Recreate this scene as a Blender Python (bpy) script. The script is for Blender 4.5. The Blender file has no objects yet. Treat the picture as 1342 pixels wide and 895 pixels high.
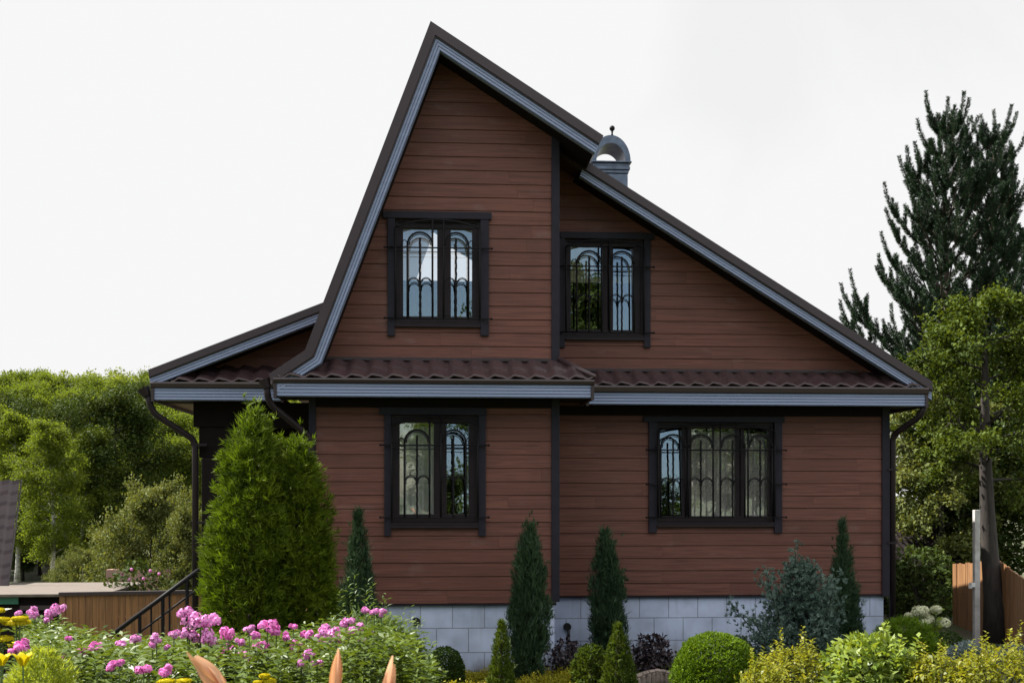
import bpy, math, random
import numpy as np
from mathutils import Vector, Matrix

R = math.radians
PI = math.pi
scene = bpy.context.scene
COL = scene.collection

# ------------------------------------------------------------------ camera, sky, sun, exposure
CZ, YAW, FPX, PX0, HOR = 2.24, R(4.0), 1522.0, 671.0, 650.0
cd = bpy.data.cameras.new('camera')
cam = bpy.data.objects.new('camera', cd)
COL.objects.link(cam)
cam.location = (0, 0, CZ)
cam.rotation_euler = (R(90), 0, -YAW)
cd.sensor_width = 36
cd.lens = FPX / 1342 * 36
cd.shift_y = (HOR - 447.5) / 1342
cd.clip_end = 2000
cd.dof.use_dof = True
cd.dof.focus_distance = 14.3
cd.dof.aperture_fstop = 8.0
scene.camera = cam

SUN_AZ, SUN_EL = R(66), R(50)        # towards the left, a little behind the front wall
sdir = Vector((-math.sin(SUN_AZ) * math.cos(SUN_EL), math.cos(SUN_AZ) * math.cos(SUN_EL), math.sin(SUN_EL)))
sl = bpy.data.lights.new('sun', 'SUN')
sl.energy = 5.0
sl.angle = R(0.6)
sl.color = (1.0, 0.95, 0.87)
so = bpy.data.objects.new('sun', sl)
COL.objects.link(so)
so.rotation_euler = sdir.to_track_quat('Z', 'Y').to_euler()
so.location = (-20, 10, 30)

world = bpy.data.worlds.new('World')
scene.world = world
world.use_nodes = True
wn, wl = world.node_tree.nodes, world.node_tree.links
wn.clear()
w_out = wn.new('ShaderNodeOutputWorld')
sky = wn.new('ShaderNodeTexSky')
sky.sky_type = 'NISHITA'
sky.sun_disc = False
sky.sun_elevation = SUN_EL
sky.sun_rotation = -SUN_AZ
sky.air_density = 1.2
sky.dust_density = 0.6
bg_sky = wn.new('ShaderNodeBackground')
bg_sky.inputs[1].default_value = 0.05
wl.new(sky.outputs[0], bg_sky.inputs[0])
bg_cl = wn.new('ShaderNodeBackground')
bg_cl.inputs[1].default_value = 1.0
tc = wn.new('ShaderNodeTexCoord')
# broad cloud cover: thick over the house side, broken with blue on the other side
no1 = wn.new('ShaderNodeTexNoise')
no1.inputs['Scale'].default_value = 2.2
no1.inputs['Detail'].default_value = 7
no1.inputs['Roughness'].default_value = 0.55
wl.new(tc.outputs['Generated'], no1.inputs['Vector'])
sep = wn.new('ShaderNodeSeparateXYZ')
wl.new(tc.outputs['Generated'], sep.inputs[0])
mul = wn.new('ShaderNodeMath'); mul.operation = 'MULTIPLY_ADD'
mul.inputs[1].default_value = 0.75; mul.inputs[2].default_value = 0.0
wl.new(sep.outputs['Y'], mul.inputs[0])
add = wn.new('ShaderNodeMath'); add.operation = 'ADD'
zml = wn.new('ShaderNodeMath'); zml.operation = 'MULTIPLY_ADD'; zml.inputs[1].default_value = 0.9
wl.new(sep.outputs['Z'], zml.inputs[0]); wl.new(mul.outputs[0], zml.inputs[2])
wl.new(zml.outputs[0], add.inputs[0]); wl.new(no1.outputs[0], add.inputs[1])
rmp = wn.new('ShaderNodeValToRGB')
rmp.color_ramp.elements[0].position = 0.12
rmp.color_ramp.elements[1].position = 0.42
wl.new(add.outputs[0], rmp.inputs[0])
# soft grey modelling inside the cloud
no2 = wn.new('ShaderNodeTexNoise')
no2.inputs['Scale'].default_value = 3.4
no2.inputs['Detail'].default_value = 6
no2.inputs['Roughness'].default_value = 0.5
no2.inputs['Distortion'].default_value = 0.6
wl.new(tc.outputs['Generated'], no2.inputs['Vector'])
rmp2 = wn.new('ShaderNodeValToRGB')
rmp2.color_ramp.elements[0].position = 0.50
rmp2.color_ramp.elements[0].color = (0.87, 0.87, 0.875, 1)
rmp2.color_ramp.elements[1].position = 0.66
rmp2.color_ramp.elements[1].color = (0.925, 0.925, 0.93, 1)
# a thin grey bank high on the right
dotp = wn.new('ShaderNodeVectorMath'); dotp.operation = 'DOT_PRODUCT'
nrmv = wn.new('ShaderNodeVectorMath'); nrmv.operation = 'NORMALIZE'
wl.new(tc.outputs['Generated'], nrmv.inputs[0]); wl.new(nrmv.outputs[0], dotp.inputs[0])
dotp.inputs[1].default_value = Vector((0.27, 0.86, 0.44)).normalized()
far_ = wn.new('ShaderNodeMath'); far_.operation = 'MULTIPLY_ADD'; far_.inputs[1].default_value = -7.0; far_.inputs[2].default_value = 7.0
wl.new(dotp.outputs['Value'], far_.inputs[0])
bank = wn.new('ShaderNodeMath'); bank.operation = 'ADD'
wl.new(far_.outputs[0], bank.inputs[0]); wl.new(no2.outputs[0], bank.inputs[1])
wl.new(bank.outputs[0], rmp2.inputs[0])
wl.new(rmp2.outputs[0], bg_cl.inputs[0])
# clouds facing the sun side on are brighter than the ones it shines through
cbr = wn.new('ShaderNodeMapRange')
cbr.inputs['From Min'].default_value = 0.35; cbr.inputs['From Max'].default_value = -0.45
cbr.inputs['To Min'].default_value = 0.395; cbr.inputs['To Max'].default_value = 0.74
wl.new(sep.outputs['Y'], cbr.inputs['Value'])
wl.new(cbr.outputs[0], bg_cl.inputs[1])
wmix = wn.new('ShaderNodeMixShader')
wl.new(rmp.outputs[0], wmix.inputs[0])
wl.new(bg_sky.outputs[0], wmix.inputs[1])
wl.new(bg_cl.outputs[0], wmix.inputs[2])
wl.new(wmix.outputs[0], w_out.inputs[0])

scene.view_settings.view_transform = 'Standard'
scene.view_settings.look = 'None'
scene.view_settings.exposure = 1.35
scene.view_settings.gamma = 1.0
scene.view_settings.use_curve_mapping = False
try:
    scene.cycles.max_bounces = 8
    scene.cycles.transparent_max_bounces = 12
    scene.cycles.caustics_reflective = False
    scene.cycles.caustics_refractive = False
except Exception:
    pass

# ------------------------------------------------------------------ helpers
FW = np.array([math.sin(YAW), math.cos(YAW), 0.0])
RT = np.array([math.cos(YAW), -math.sin(YAW), 0.0])


def at(px, py, Y):
    """world point where the sight line of photo pixel (px, py) meets the vertical plane y = Y"""
    d = FW * FPX + RT * (px - PX0) + np.array([0, 0, HOR - py])
    p = d * (Y / d[1])
    return float(p[0]), float(p[2] + CZ)


def X(px, Y): return at(px, HOR, Y)[0]
def Z(px, py, Y): return at(px, py, Y)[1]
def pxm(Y, px=671):                      # photo pixels per metre at that place
    return FPX / (Y * math.cos(YAW) + X(px, Y) * math.sin(YAW))


def sstep(a, b, x):
    t = min(1, max(0, (x - a) / (b - a)))
    return t * t * (3 - 2 * t)


def gz(x, y):
    """height of the ground"""
    h = 0.55 * (1 - sstep(7.0, 12.6, y))
    h += -0.75 * sstep(14, 20, y) * sstep(3.0, 7.0, -x)
    h += 0.072 * max(0, y - 45) * sstep(0, 12, -x) * (1 - sstep(170, 260, y))
    return h


class MB:
    def __init__(s):
        s.v, s.f, s.r = [], [], []

    def add(s, vs, fs, rnd=0.5):
        n = len(s.v)
        s.v += [tuple(p) for p in vs]
        for f in fs:
            s.f.append([i + n for i in f]); s.r.append(rnd)

    def box(s, x0, x1, y0, y1, z0, z1, rnd=0.5):
        s.add([(x0, y0, z0), (x1, y0, z0), (x1, y1, z0), (x0, y1, z0), (x0, y0, z1), (x1, y0, z1), (x1, y1, z1), (x0, y1, z1)],
              [(0, 3, 2, 1), (4, 5, 6, 7), (0, 1, 5, 4), (1, 2, 6, 5), (2, 3, 7, 6), (3, 0, 4, 7)], rnd)

    def prism(s, poly, y0, y1, rnd=0.5):          # poly in x,z
        n = len(poly)
        vs = [(x, y0, z) for x, z in poly] + [(x, y1, z) for x, z in poly]
        fs = [list(range(n)), list(range(2 * n - 1, n - 1, -1))]
        fs += [(i, i + n, (i + 1) % n + n, (i + 1) % n) for i in range(n)]
        s.add(vs, fs, rnd)

    def tube(s, pts, rad, n=8, rnd=0.5, cap=True):
        pts = [Vector(p) for p in pts]
        if not hasattr(rad, '__len__'): rad = [rad] * len(pts)
        vs, fs = [], []
        ref = Vector((0.13, 0.97, 0.21))
        for i, p in enumerate(pts):
            t = (pts[min(i + 1, len(pts) - 1)] - pts[max(i - 1, 0)]).normalized()
            a = t.cross(ref)
            if a.length < 0.05: a = t.cross(Vector((1, 0, 0)))
            a.normalize(); b = t.cross(a)
            for k in range(n):
                q = 2 * PI * k / n
                vs.append(p + (a * math.cos(q) + b * math.sin(q)) * rad[i])
        for i in range(len(pts) - 1):
            for k in range(n):
                fs.append((i * n + k, i * n + (k + 1) % n, (i + 1) * n + (k + 1) % n, (i + 1) * n + k))
        if cap:
            fs.append(list(range(n))[::-1]); fs.append(list(range((len(pts) - 1) * n, len(pts) * n)))
        s.add(vs, fs, rnd)

    def ball(s, c, r, nu=10, nv=7, rnd=0.5, sz=1.0):
        vs, fs = [(c[0], c[1], c[2] - r * sz)], []
        for j in range(1, nv):
            th = PI * j / nv
            for i in range(nu):
                ph = 2 * PI * i / nu
                vs.append((c[0] + r * math.sin(th) * math.cos(ph), c[1] + r * math.sin(th) * math.sin(ph), c[2] - r * sz * math.cos(th)))
        vs.append((c[0], c[1], c[2] + r * sz))
        for i in range(nu):
            fs.append((0, 1 + (i + 1) % nu, 1 + i))
            for j in range(nv - 2):
                a = 1 + j * nu
                fs.append((a + i, a + (i + 1) % nu, a + nu + (i + 1) % nu, a + nu + i))
            fs.append((1 + (nv - 2) * nu + i, 1 + (nv - 2) * nu + (i + 1) % nu, len(vs) - 1))
        s.add(vs, fs, rnd)

    def build(s, name, mat, parent=None, bevel=0, smooth=False):
        me = bpy.data.meshes.new(name)
        me.from_pydata(s.v, [], s.f)
        at_ = me.attributes.new('rnd', 'FLOAT', 'FACE')
        at_.data.foreach_set('value', np.array(s.r, dtype=np.float32))
        if smooth:
            me.polygons.foreach_set('use_smooth', [True] * len(me.polygons))
        me.materials.append(mat)
        me.update()
        o = link(name, me, parent)
        if bevel:
            m = o.modifiers.new('bevel', 'BEVEL'); m.width = bevel; m.segments = 2
            m.limit_method = 'ANGLE'; m.angle_limit = R(40)
        return o


def link(name, me, parent=None):
    o = bpy.data.objects.new(name, me)
    COL.objects.link(o)
    if parent:
        o.parent = parent
        if parent.type == 'EMPTY':
            o.matrix_parent_inverse = Matrix.Translation(-Vector(parent.location))
    return o


def tag(o, label=None, cat=None, group=None, kind=None):
    if label: o['label'] = label
    if cat: o['category'] = cat
    if group: o['group'] = group
    if kind: o['kind'] = kind
    return o


def thing(name, label, cat, loc=(0, 0, 0), group=None):
    o = bpy.data.objects.new(name, None)
    COL.objects.link(o)
    o.location = loc
    o.empty_display_size = 0.2
    return tag(o, label, cat, group)


def copy_tree(o, parent=None):
    c = o.copy(); COL.objects.link(c)
    if parent: c.parent = parent
    for ch in list(o.children): copy_tree(ch, c)
    return c


def place(o, x, y, z=None, rz=0, s=1, sz=None):
    o.location = (x, y, gz(x, y) if z is None else z)
    o.rotation_euler = (0, 0, rz)
    o.scale = (s, s, s if sz is None else sz)
    return o


# ------------------------------------------------------------------ materials
def mat_new(name):
    m = bpy.data.materials.new(name); m.use_nodes = True
    nt = m.node_tree
    return m, nt, nt.nodes, nt.links, nt.nodes['Principled BSDF']


def n_noise(n, l, scale, detail=4, stretch=None, src=None):
    t = n.new('ShaderNodeTexNoise'); t.inputs['Scale'].default_value = scale; t.inputs['Detail'].default_value = detail
    if src is None:
        src = n.new('ShaderNodeTexCoord').outputs['Object']
    if stretch:
        mp = n.new('ShaderNodeMapping'); mp.inputs['Scale'].default_value = stretch
        l.new(src, mp.inputs['Vector']); src = mp.outputs[0]
    l.new(src, t.inputs['Vector'])
    return t


def n_mixc(n, l, fac, a, b):
    m = n.new('ShaderNodeMix'); m.data_type = 'RGBA'
    for sock, v in ((m.inputs[6], a), (m.inputs[7], b)):
        if isinstance(v, tuple): sock.default_value = (*v, 1)
        else: l.new(v, sock)
    if isinstance(fac, (int, float)): m.inputs[0].default_value = fac
    else: l.new(fac, m.inputs[0])
    return m.outputs[2]


def n_ramp(n, l, src, p0, p1):
    r = n.new('ShaderNodeMapRange'); r.inputs['From Min'].default_value = p0; r.inputs['From Max'].default_value = p1
    l.new(src, r.inputs['Value'])
    return r.outputs[0]


def n_bump(n, l, h, bsdf, strength=0.3, dist=0.01):
    b = n.new('ShaderNodeBump'); b.inputs['Strength'].default_value = strength; b.inputs['Distance'].default_value = dist
    l.new(h, b.inputs['Height']); l.new(b.outputs[0], bsdf.inputs['Normal'])


def plain(name, c1, c2=None, rough=0.5, scale=6, metal=0, bump=0, stretch=None, spec=0.5, detail=4):
    m, nt, n, l, b = mat_new(name)
    c2 = c2 or tuple(x * 0.8 for x in c1)
    t = n_noise(n, l, scale, detail, stretch)
    l.new(n_mixc(n, l, n_ramp(n, l, t.outputs[0], 0.3, 0.7), c1, c2), b.inputs['Base Color'])
    b.inputs['Roughness'].default_value = rough
    b.inputs['Metallic'].default_value = metal
    b.inputs['Specular IOR Level'].default_value = spec
    if bump: n_bump(n, l, t.outputs[0], b, bump)
    return m


def wood(name, ca, cb, cc, stretch, rough=0.62, bump=0.25):
    """boards: a tone of its own for each board, fine grain along it, pale scuffs"""
    m, nt, n, l, b = mat_new(name)
    a = n.new('ShaderNodeAttribute'); a.attribute_name = 'rnd'
    src = n.new('ShaderNodeTexCoord').outputs['Object']
    off = n.new('ShaderNodeVectorMath'); off.operation = 'ADD'
    sc = n.new('ShaderNodeMath'); sc.operation = 'MULTIPLY'; sc.inputs[1].default_value = 37.0
    l.new(a.outputs['Fac'], sc.inputs[0]); l.new(src, off.inputs[0]); l.new(sc.outputs[0], off.inputs[1])
    g = n_noise(n, l, 1.0, 6, stretch, off.outputs[0]); g.inputs['Distortion'].default_value = 0.8
    g2 = n_noise(n, l, 0.9, 3, None, src)
    g3 = n_noise(n, l, 2.0, 5, tuple(s * 0.35 for s in stretch), off.outputs[0])
    base = n_mixc(n, l, a.outputs['Fac'], ca, cb)
    base = n_mixc(n, l, n_ramp(n, l, g.outputs[0], 0.42, 0.68), base, cc)
    base = n_mixc(n, l, n_ramp(n, l, g3.outputs[0], 0.60, 0.85), base, tuple(min(1, x * 1.25) for x in ca))
    mm = n.new('ShaderNodeMix'); mm.data_type = 'RGBA'; mm.blend_type = 'MULTIPLY'; mm.inputs[0].default_value = 0.3
    l.new(base, mm.inputs[6]); l.new(g2.outputs[0], mm.inputs[7])
    st = n_noise(n, l, 1.0, 5, (3, 3, 0.5), src)
    wet = n_mixc(n, l, n_ramp(n, l, st.outputs[0], 0.60, 1.3), mm.outputs[2], tuple(x * 0.6 for x in cc))
    dusty = n_noise(n, l, 1.0, 6, (2.5, 2.5, 6), src)
    wet = n_mixc(n, l, n_ramp(n, l, dusty.outputs[0], 0.62, 1.2), wet, tuple(0.5 * x + 0.12 for x in ca))
    l.new(wet, b.inputs['Base Color'])
    b.inputs['Roughness'].default_value = rough
    b.inputs['Specular IOR Level'].default_value = 0.35
    n_bump(n, l, g.outputs[0], b, bump, 0.004)
    return m


def leafmat(name, ca, cb, trans=0.35, rough=0.5, spec=0.3, clump=1.2, tcol=None):
    """leaves: each leaf its own tone between ca and cb, some light through it"""
    m, nt, n, l, b = mat_new(name)
    a = n.new('ShaderNodeAttribute'); a.attribute_name = 'rnd'
    t = n_noise(n, l, clump, 2)
    s = n.new('ShaderNodeMath'); s.operation = 'MULTIPLY_ADD'; s.inputs[1].default_value = 0.7
    l.new(a.outputs['Fac'], s.inputs[0])
    r = n_ramp(n, l, t.outputs[0], 0.35, 1.6)
    l.new(r, s.inputs[2])
    c = n_mixc(n, l, s.outputs[0], ca, cb)
    l.new(c, b.inputs['Base Color'])
    b.inputs['Roughness'].default_value = rough
    b.inputs['Specular IOR Level'].default_value = spec
    tr = n.new('ShaderNodeBsdfTranslucent')
    tint = n.new('ShaderNodeMix'); tint.data_type = 'RGBA'; tint.blend_type = 'MULTIPLY'; tint.inputs[0].default_value = 1
    l.new(c, tint.inputs[6]); tint.inputs[7].default_value = (*(tcol or (1.5, 1.35, 0.5)), 1)
    l.new(tint.outputs[2], tr.inputs[0])
    mx = n.new('ShaderNodeMixShader'); mx.inputs[0].default_value = trans
    l.new(b.outputs[0], mx.inputs[1]); l.new(tr.outputs[0], mx.inputs[2])
    l.new(mx.outputs[0], n['Material Output'].inputs['Surface'])
    return m


def glassmat(name, fac):
    m, nt, n, l, b = mat_new(name)
    g = n.new('ShaderNodeBsdfGlossy'); g.inputs['Roughness'].default_value = 0.0
    g.inputs[0].default_value = (0.86, 0.93, 1.0, 1)
    t = n.new('ShaderNodeBsdfTransparent'); t.inputs[0].default_value = (0.97, 0.975, 0.97, 1)
    nz = n_noise(n, l, 2.5, 2)
    bp = n.new('ShaderNodeBump'); bp.inputs['Strength'].default_value = 0.05; bp.inputs['Distance'].default_value = 0.02
    l.new(nz.outputs[0], bp.inputs['Height']); l.new(bp.outputs[0], g.inputs['Normal'])
    mx = n.new('ShaderNodeMixShader'); mx.inputs[0].default_value = fac
    l.new(t.outputs[0], mx.inputs[1]); l.new(g.outputs[0], mx.inputs[2])
    l.new(mx.outputs[0], n['Material Output'].inputs['Surface'])
    return m


M = {}
M['siding'] = wood('siding', (0.182, 0.070, 0.049), (0.140, 0.052, 0.036), (0.100, 0.036, 0.026), (1.6, 1.6, 55))
M['siding_side'] = wood('siding_side', (0.182, 0.070, 0.049), (0.140, 0.052, 0.036), (0.100, 0.036, 0.026), (1.6, 1.6, 55))
M['dark'] = plain('dark_trim', (0.019, 0.017, 0.026), (0.014, 0.013, 0.020), 0.55, 9, spec=0.2)
M['frame'] = plain('window_frame', (0.022, 0.015, 0.018), (0.016, 0.011, 0.013), 0.45, 7, spec=0.2)
M['iron'] = plain('wrought_iron', (0.008, 0.008, 0.010), (0.011, 0.010, 0.011), 0.6, 30, spec=0.15)
M['brown'] = plain('brown_metal', (0.036, 0.021, 0.023), (0.028, 0.017, 0.019), 0.42, 4, bump=0.03)
M['tile'] = plain('brown_metal_tile', (0.056, 0.031, 0.033), (0.040, 0.024, 0.026), 0.40, 5, bump=0.04)
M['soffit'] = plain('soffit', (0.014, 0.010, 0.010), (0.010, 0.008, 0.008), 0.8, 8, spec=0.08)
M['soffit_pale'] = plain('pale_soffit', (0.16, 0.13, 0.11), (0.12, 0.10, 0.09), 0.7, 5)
M['fascia'] = plain('blue_grey_fascia', (0.22, 0.265, 0.40), (0.18, 0.22, 0.335), 0.5, 3, stretch=(0.5, 3, 9), detail=6)
M['curtain'] = plain('curtain', (0.82, 0.84, 0.78), (0.60, 0.63, 0.57), 0.9, 6, stretch=(6, 1, 1))
M['lace'] = plain('lace_curtain', (0.80, 0.76, 0.70), (0.45, 0.42, 0.40), 0.9, 30)
M['room'] = plain('room', (0.05, 0.045, 0.04), None, 0.9)
M['glass'] = glassmat('glass', 0.24)
M['zinc'] = plain('painted_zinc', (0.15, 0.19, 0.26), (0.08, 0.10, 0.14), 0.4, 9, metal=0.3)
M['fence_r'] = wood('fence_orange', (0.36, 0.19, 0.085), (0.28, 0.14, 0.06), (0.19, 0.095, 0.045), (30, 30, 1.5))
M['fence_l'] = wood('fence_brown', (0.34, 0.17, 0.065), (0.27, 0.13, 0.052), (0.18, 0.088, 0.038), (30, 30, 1.5))
M['bark'] = plain('bark', (0.038, 0.030, 0.025), (0.016, 0.013, 0.011), 0.9, 7, bump=0.8, stretch=(3, 3, 0.7))
M['pinebark'] = plain('pine_bark', (0.060, 0.040, 0.028), (0.03, 0.022, 0.018), 0.9, 8, bump=0.8, stretch=(2, 2, 0.8))
M['birchbark'] = plain('birch_bark', (0.68, 0.66, 0.61), (0.12, 0.11, 0.10), 0.8, 3, stretch=(1.5, 1.5, 4.5), detail=7)
M['post'] = plain('concrete_post', (0.50, 0.49, 0.47), (0.33, 0.32, 0.31), 0.85, 9, bump=0.2, detail=8)
M['stone'] = plain('edging_stone', (0.30, 0.24, 0.20), (0.16, 0.13, 0.115), 0.85, 14, bump=0.5, detail=8)
M['slate'] = plain('grey_shed_roofing', (0.145, 0.118, 0.095), (0.085, 0.07, 0.058), 0.8, 6, bump=0.2, stretch=(1, 4, 1), detail=8)
M['greenpaint'] = plain('green_paint', (0.02, 0.14, 0.085), (0.015, 0.10, 0.06), 0.5, 8)
M['pinkwall'] = plain('pink_brick', (0.42, 0.26, 0.22), (0.33, 0.20, 0.17), 0.85, 20)
M['hole'] = plain('black_plastic', (0.006, 0.006, 0.007), None, 0.6)
M['white'] = plain('white_plastic', (0.75, 0.75, 0.72), (0.6, 0.6, 0.58), 0.5)


def block_mat():
    """painted concrete blocks in stretcher bond with dark joints"""
    m, nt, n, l, b = mat_new('painted_blocks')
    src = n.new('ShaderNodeTexCoord').outputs['Object']
    sp = n.new('ShaderNodeSeparateXYZ'); l.new(src, sp.inputs[0])
    sm = n.new('ShaderNodeMath'); sm.operation = 'ADD'; l.new(sp.outputs['X'], sm.inputs[0]); l.new(sp.outputs['Y'], sm.inputs[1])
    cb = n.new('ShaderNodeCombineXYZ'); l.new(sm.outputs[0], cb.inputs['X'])
    zz = n.new('ShaderNodeMath'); zz.operation = 'ADD'; zz.inputs[1].default_value = 0.325
    l.new(sp.outputs['Z'], zz.inputs[0]); l.new(zz.outputs[0], cb.inputs['Y'])
    br = n.new('ShaderNodeTexBrick')
    br.inputs['Scale'].default_value = 1.0
    br.inputs['Brick Width'].default_value = 0.40
    br.inputs['Row Height'].default_value = 0.305
    br.inputs['Mortar Size'].default_value = 0.007
    br.inputs['Mortar Smooth'].default_value = 0.25
    br.inputs['Bias'].default_value = 0.0
    br.inputs['Color1'].default_value = (0.54, 0.61, 0.79, 1)
    br.inputs['Color2'].default_value = (0.49, 0.56, 0.74, 1)
    br.inputs['Mortar'].default_value = (0.27, 0.30, 0.38, 1)
    l.new(cb.outputs[0], br.inputs['Vector'])
    t = n_noise(n, l, 3, 6, None, src)
    mm = n.new('ShaderNodeMix'); mm.data_type = 'RGBA'; mm.blend_type = 'MULTIPLY'; mm.inputs[0].default_value = 0.45
    l.new(br.outputs[0], mm.inputs[6]); l.new(n_ramp(n, l, t.outputs[0], 0.1, 0.6), mm.inputs[7])
    # soil splashed up over the lowest course
    t3 = n_noise(n, l, 5, 8, (1, 1, 0.6), src)
    hz = n.new('ShaderNodeMath'); hz.operation = 'MULTIPLY_ADD'; hz.inputs[1].default_value = -1.6; hz.inputs[2].default_value = 0.35
    l.new(sp.outputs['Z'], hz.inputs[0])
    hs = n.new('ShaderNodeMath'); hs.operation = 'ADD'; l.new(hz.outputs[0], hs.inputs[0]); l.new(t3.outputs[0], hs.inputs[1])
    dirt = n_mixc(n, l, n_ramp(n, l, hs.outputs[0], 0.45, 0.95), mm.outputs[2], (0.12, 0.10, 0.08))
    t4 = n_noise(n, l, 1.0, 6, (9, 9, 0.5), src)
    dirt = n_mixc(n, l, n_ramp(n, l, t4.outputs[0], 0.58, 1.0), dirt, (0.20, 0.22, 0.26))
    l.new(dirt, b.inputs['Base Color'])
    b.inputs['Roughness'].default_value = 0.6
    t2 = n_noise(n, l, 60, 4, None, src)
    h = n.new('ShaderNodeMath'); h.operation = 'MULTIPLY_ADD'; h.inputs[1].default_value = -1.0
    l.new(br.outputs['Fac'], h.inputs[0])
    h2 = n.new('ShaderNodeMath'); h2.operation = 'MULTIPLY'; h2.inputs[1].default_value = 0.25
    l.new(t2.outputs[0], h2.inputs[0]); l.new(h2.outputs[0], h.inputs[2])
    n_bump(n, l, h.outputs[0], b, 0.5, 0.008)
    return m


M['block'] = block_mat()


def ground_mat():
    m, nt, n, l, b = mat_new('soil_and_grass')
    t = n_noise(n, l, 1.3, 6); t2 = n_noise(n, l, 22, 6)
    c = n_mixc(n, l, n_ramp(n, l, t.outputs[0], 0.42, 0.58), (0.055, 0.085, 0.022), (0.075, 0.055, 0.038))
    c = n_mixc(n, l, n_ramp(n, l, t2.outputs[0], 0.3, 0.8), c, (0.035, 0.045, 0.018))
    l.new(c, b.inputs['Base Color']); b.inputs['Roughness'].default_value = 0.95
    n_bump(n, l, t2.outputs[0], b, 0.8, 0.03)
    return m


M['ground'] = ground_mat()
# foliage
M['thuja'] = leafmat('thuja_leaf', (0.016, 0.036, 0.005), (0.185, 0.245, 0.018), 0.27, 0.6, 0.12, 5.0, (1.2, 1.35, 0.4))
M['juniper'] = leafmat('juniper_leaf', (0.022, 0.048, 0.022), (0.056, 0.100, 0.048), 0.15, 0.6, 0.2, 2.5, (1.1, 1.1, 0.8))
M['smallthuja'] = leafmat('small_thuja_leaf', (0.035, 0.060, 0.010), (0.10, 0.145, 0.016), 0.28, 0.55, 0.2, 2.5)
M['globe'] = leafmat('globe_leaf', (0.060, 0.115, 0.010), (0.150, 0.245, 0.016), 0.3, 0.55, 0.2, 3)
M['globe_dark'] = leafmat('dark_globe_leaf', (0.020, 0.042, 0.008), (0.045, 0.085, 0.012), 0.2, 0.5, 0.25, 3)
M['squamata'] = leafmat('blue_juniper_leaf', (0.040, 0.078, 0.062), (0.190, 0.265, 0.225), 0.12, 0.6, 0.2, 2.5, (1.05, 1.1, 0.9))
M['silver'] = leafmat('silver_spruce_leaf', (0.14, 0.19, 0.19), (0.25, 0.30, 0.30), 0.1, 0.6, 0.2, 3, (1, 1.05, 0.9))
M['pine'] = leafmat('pine_needle', (0.010, 0.030, 0.013), (0.030, 0.062, 0.026), 0.10, 0.5, 0.25, 1.2, (1.1, 1.1, 0.7))
M['birch'] = leafmat('birch_leaf', (0.060, 0.095, 0.014), (0.185, 0.220, 0.030), 0.50, 0.7, 0.12, 0.35, (1.35, 1.35, 0.5))
M['wood_far'] = leafmat('wood_leaf', (0.080, 0.115, 0.020), (0.210, 0.230, 0.048), 0.48, 0.7, 0.12, 0.08, (1.35, 1.35, 0.5))
M['broad'] = leafmat('broad_leaf', (0.016, 0.034, 0.006), (0.125, 0.170, 0.026), 0.24, 0.7, 0.12, 0.6)
M['wood_tree'] = leafmat('wood_tree_leaf', (0.050, 0.082, 0.014), (0.165, 0.200, 0.030), 0.48, 0.7, 0.12, 0.35, (1.35, 1.35, 0.5))
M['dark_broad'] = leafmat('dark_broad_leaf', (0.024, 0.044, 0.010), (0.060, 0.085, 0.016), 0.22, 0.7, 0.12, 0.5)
M['apple'] = leafmat('pale_leaf', (0.050, 0.072, 0.018), (0.200, 0.220, 0.075), 0.26, 0.7, 0.12, 0.8)
M['phlox'] = leafmat('phlox_leaf', (0.036, 0.070, 0.012), (0.130, 0.180, 0.030), 0.30, 0.45, 0.35, 1.6)
M['greybush'] = leafmat('grey_green_leaf', (0.045, 0.080, 0.022), (0.120, 0.175, 0.060), 0.34, 0.5, 0.3, 2)
M['lime'] = leafmat('lime_leaf', (0.180, 0.245, 0.028), (0.320, 0.370, 0.055), 0.42, 0.5, 0.25, 3)
M['spirea'] = leafmat('yellow_spirea_leaf', (0.105, 0.135, 0.012), (0.285, 0.280, 0.028), 0.38, 0.45, 0.3, 3)
M['peony'] = leafmat('peony_leaf', (0.110, 0.180, 0.024), (0.250, 0.310, 0.060), 0.36, 0.4, 0.4, 2.5)
M['sedum'] = leafmat('yellow_sedum', (0.200, 0.200, 0.016), (0.380, 0.340, 0.026), 0.34, 0.5, 0.2, 3)
M['purple'] = leafmat('purple_leaf', (0.016, 0.010, 0.014), (0.042, 0.026, 0.032), 0.15, 0.45, 0.4, 3, (1.3, 0.7, 0.8))
M['pink'] = leafmat('phlox_petal', (0.60, 0.18, 0.47), (0.80, 0.44, 0.71), 0.25, 0.6, 0.1, 8, (1.1, 0.9, 1.1))
M['magenta'] = leafmat('magenta_petal', (0.66, 0.14, 0.46), (0.80, 0.32, 0.64), 0.25, 0.6, 0.1, 8, (1.1, 0.9, 1.1))
M['yellow'] = leafmat('yellow_floret', (0.46, 0.38, 0.008), (0.62, 0.54, 0.020), 0.3, 0.6, 0.1, 8, (1.1, 1.05, 0.6))
M['cream'] = leafmat('hydrangea_floret', (0.52, 0.54, 0.34), (0.68, 0.68, 0.50), 0.25, 0.6, 0.1, 8, (1.05, 1.05, 0.8))
M['petal'] = leafmat('daylily_petal', (0.66, 0.36, 0.20), (0.70, 0.45, 0.27), 0.35, 0.45, 0.3, 30, (1.1, 0.9, 0.6))
M['stem'] = plain('green_stem', (0.07, 0.12, 0.025), (0.05, 0.085, 0.02), 0.6, 20)


# ------------------------------------------------------------------ foliage by numpy
def unit(a):
    return a / np.maximum(1e-9, np.linalg.norm(a, axis=-1, keepdims=True))


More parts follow.
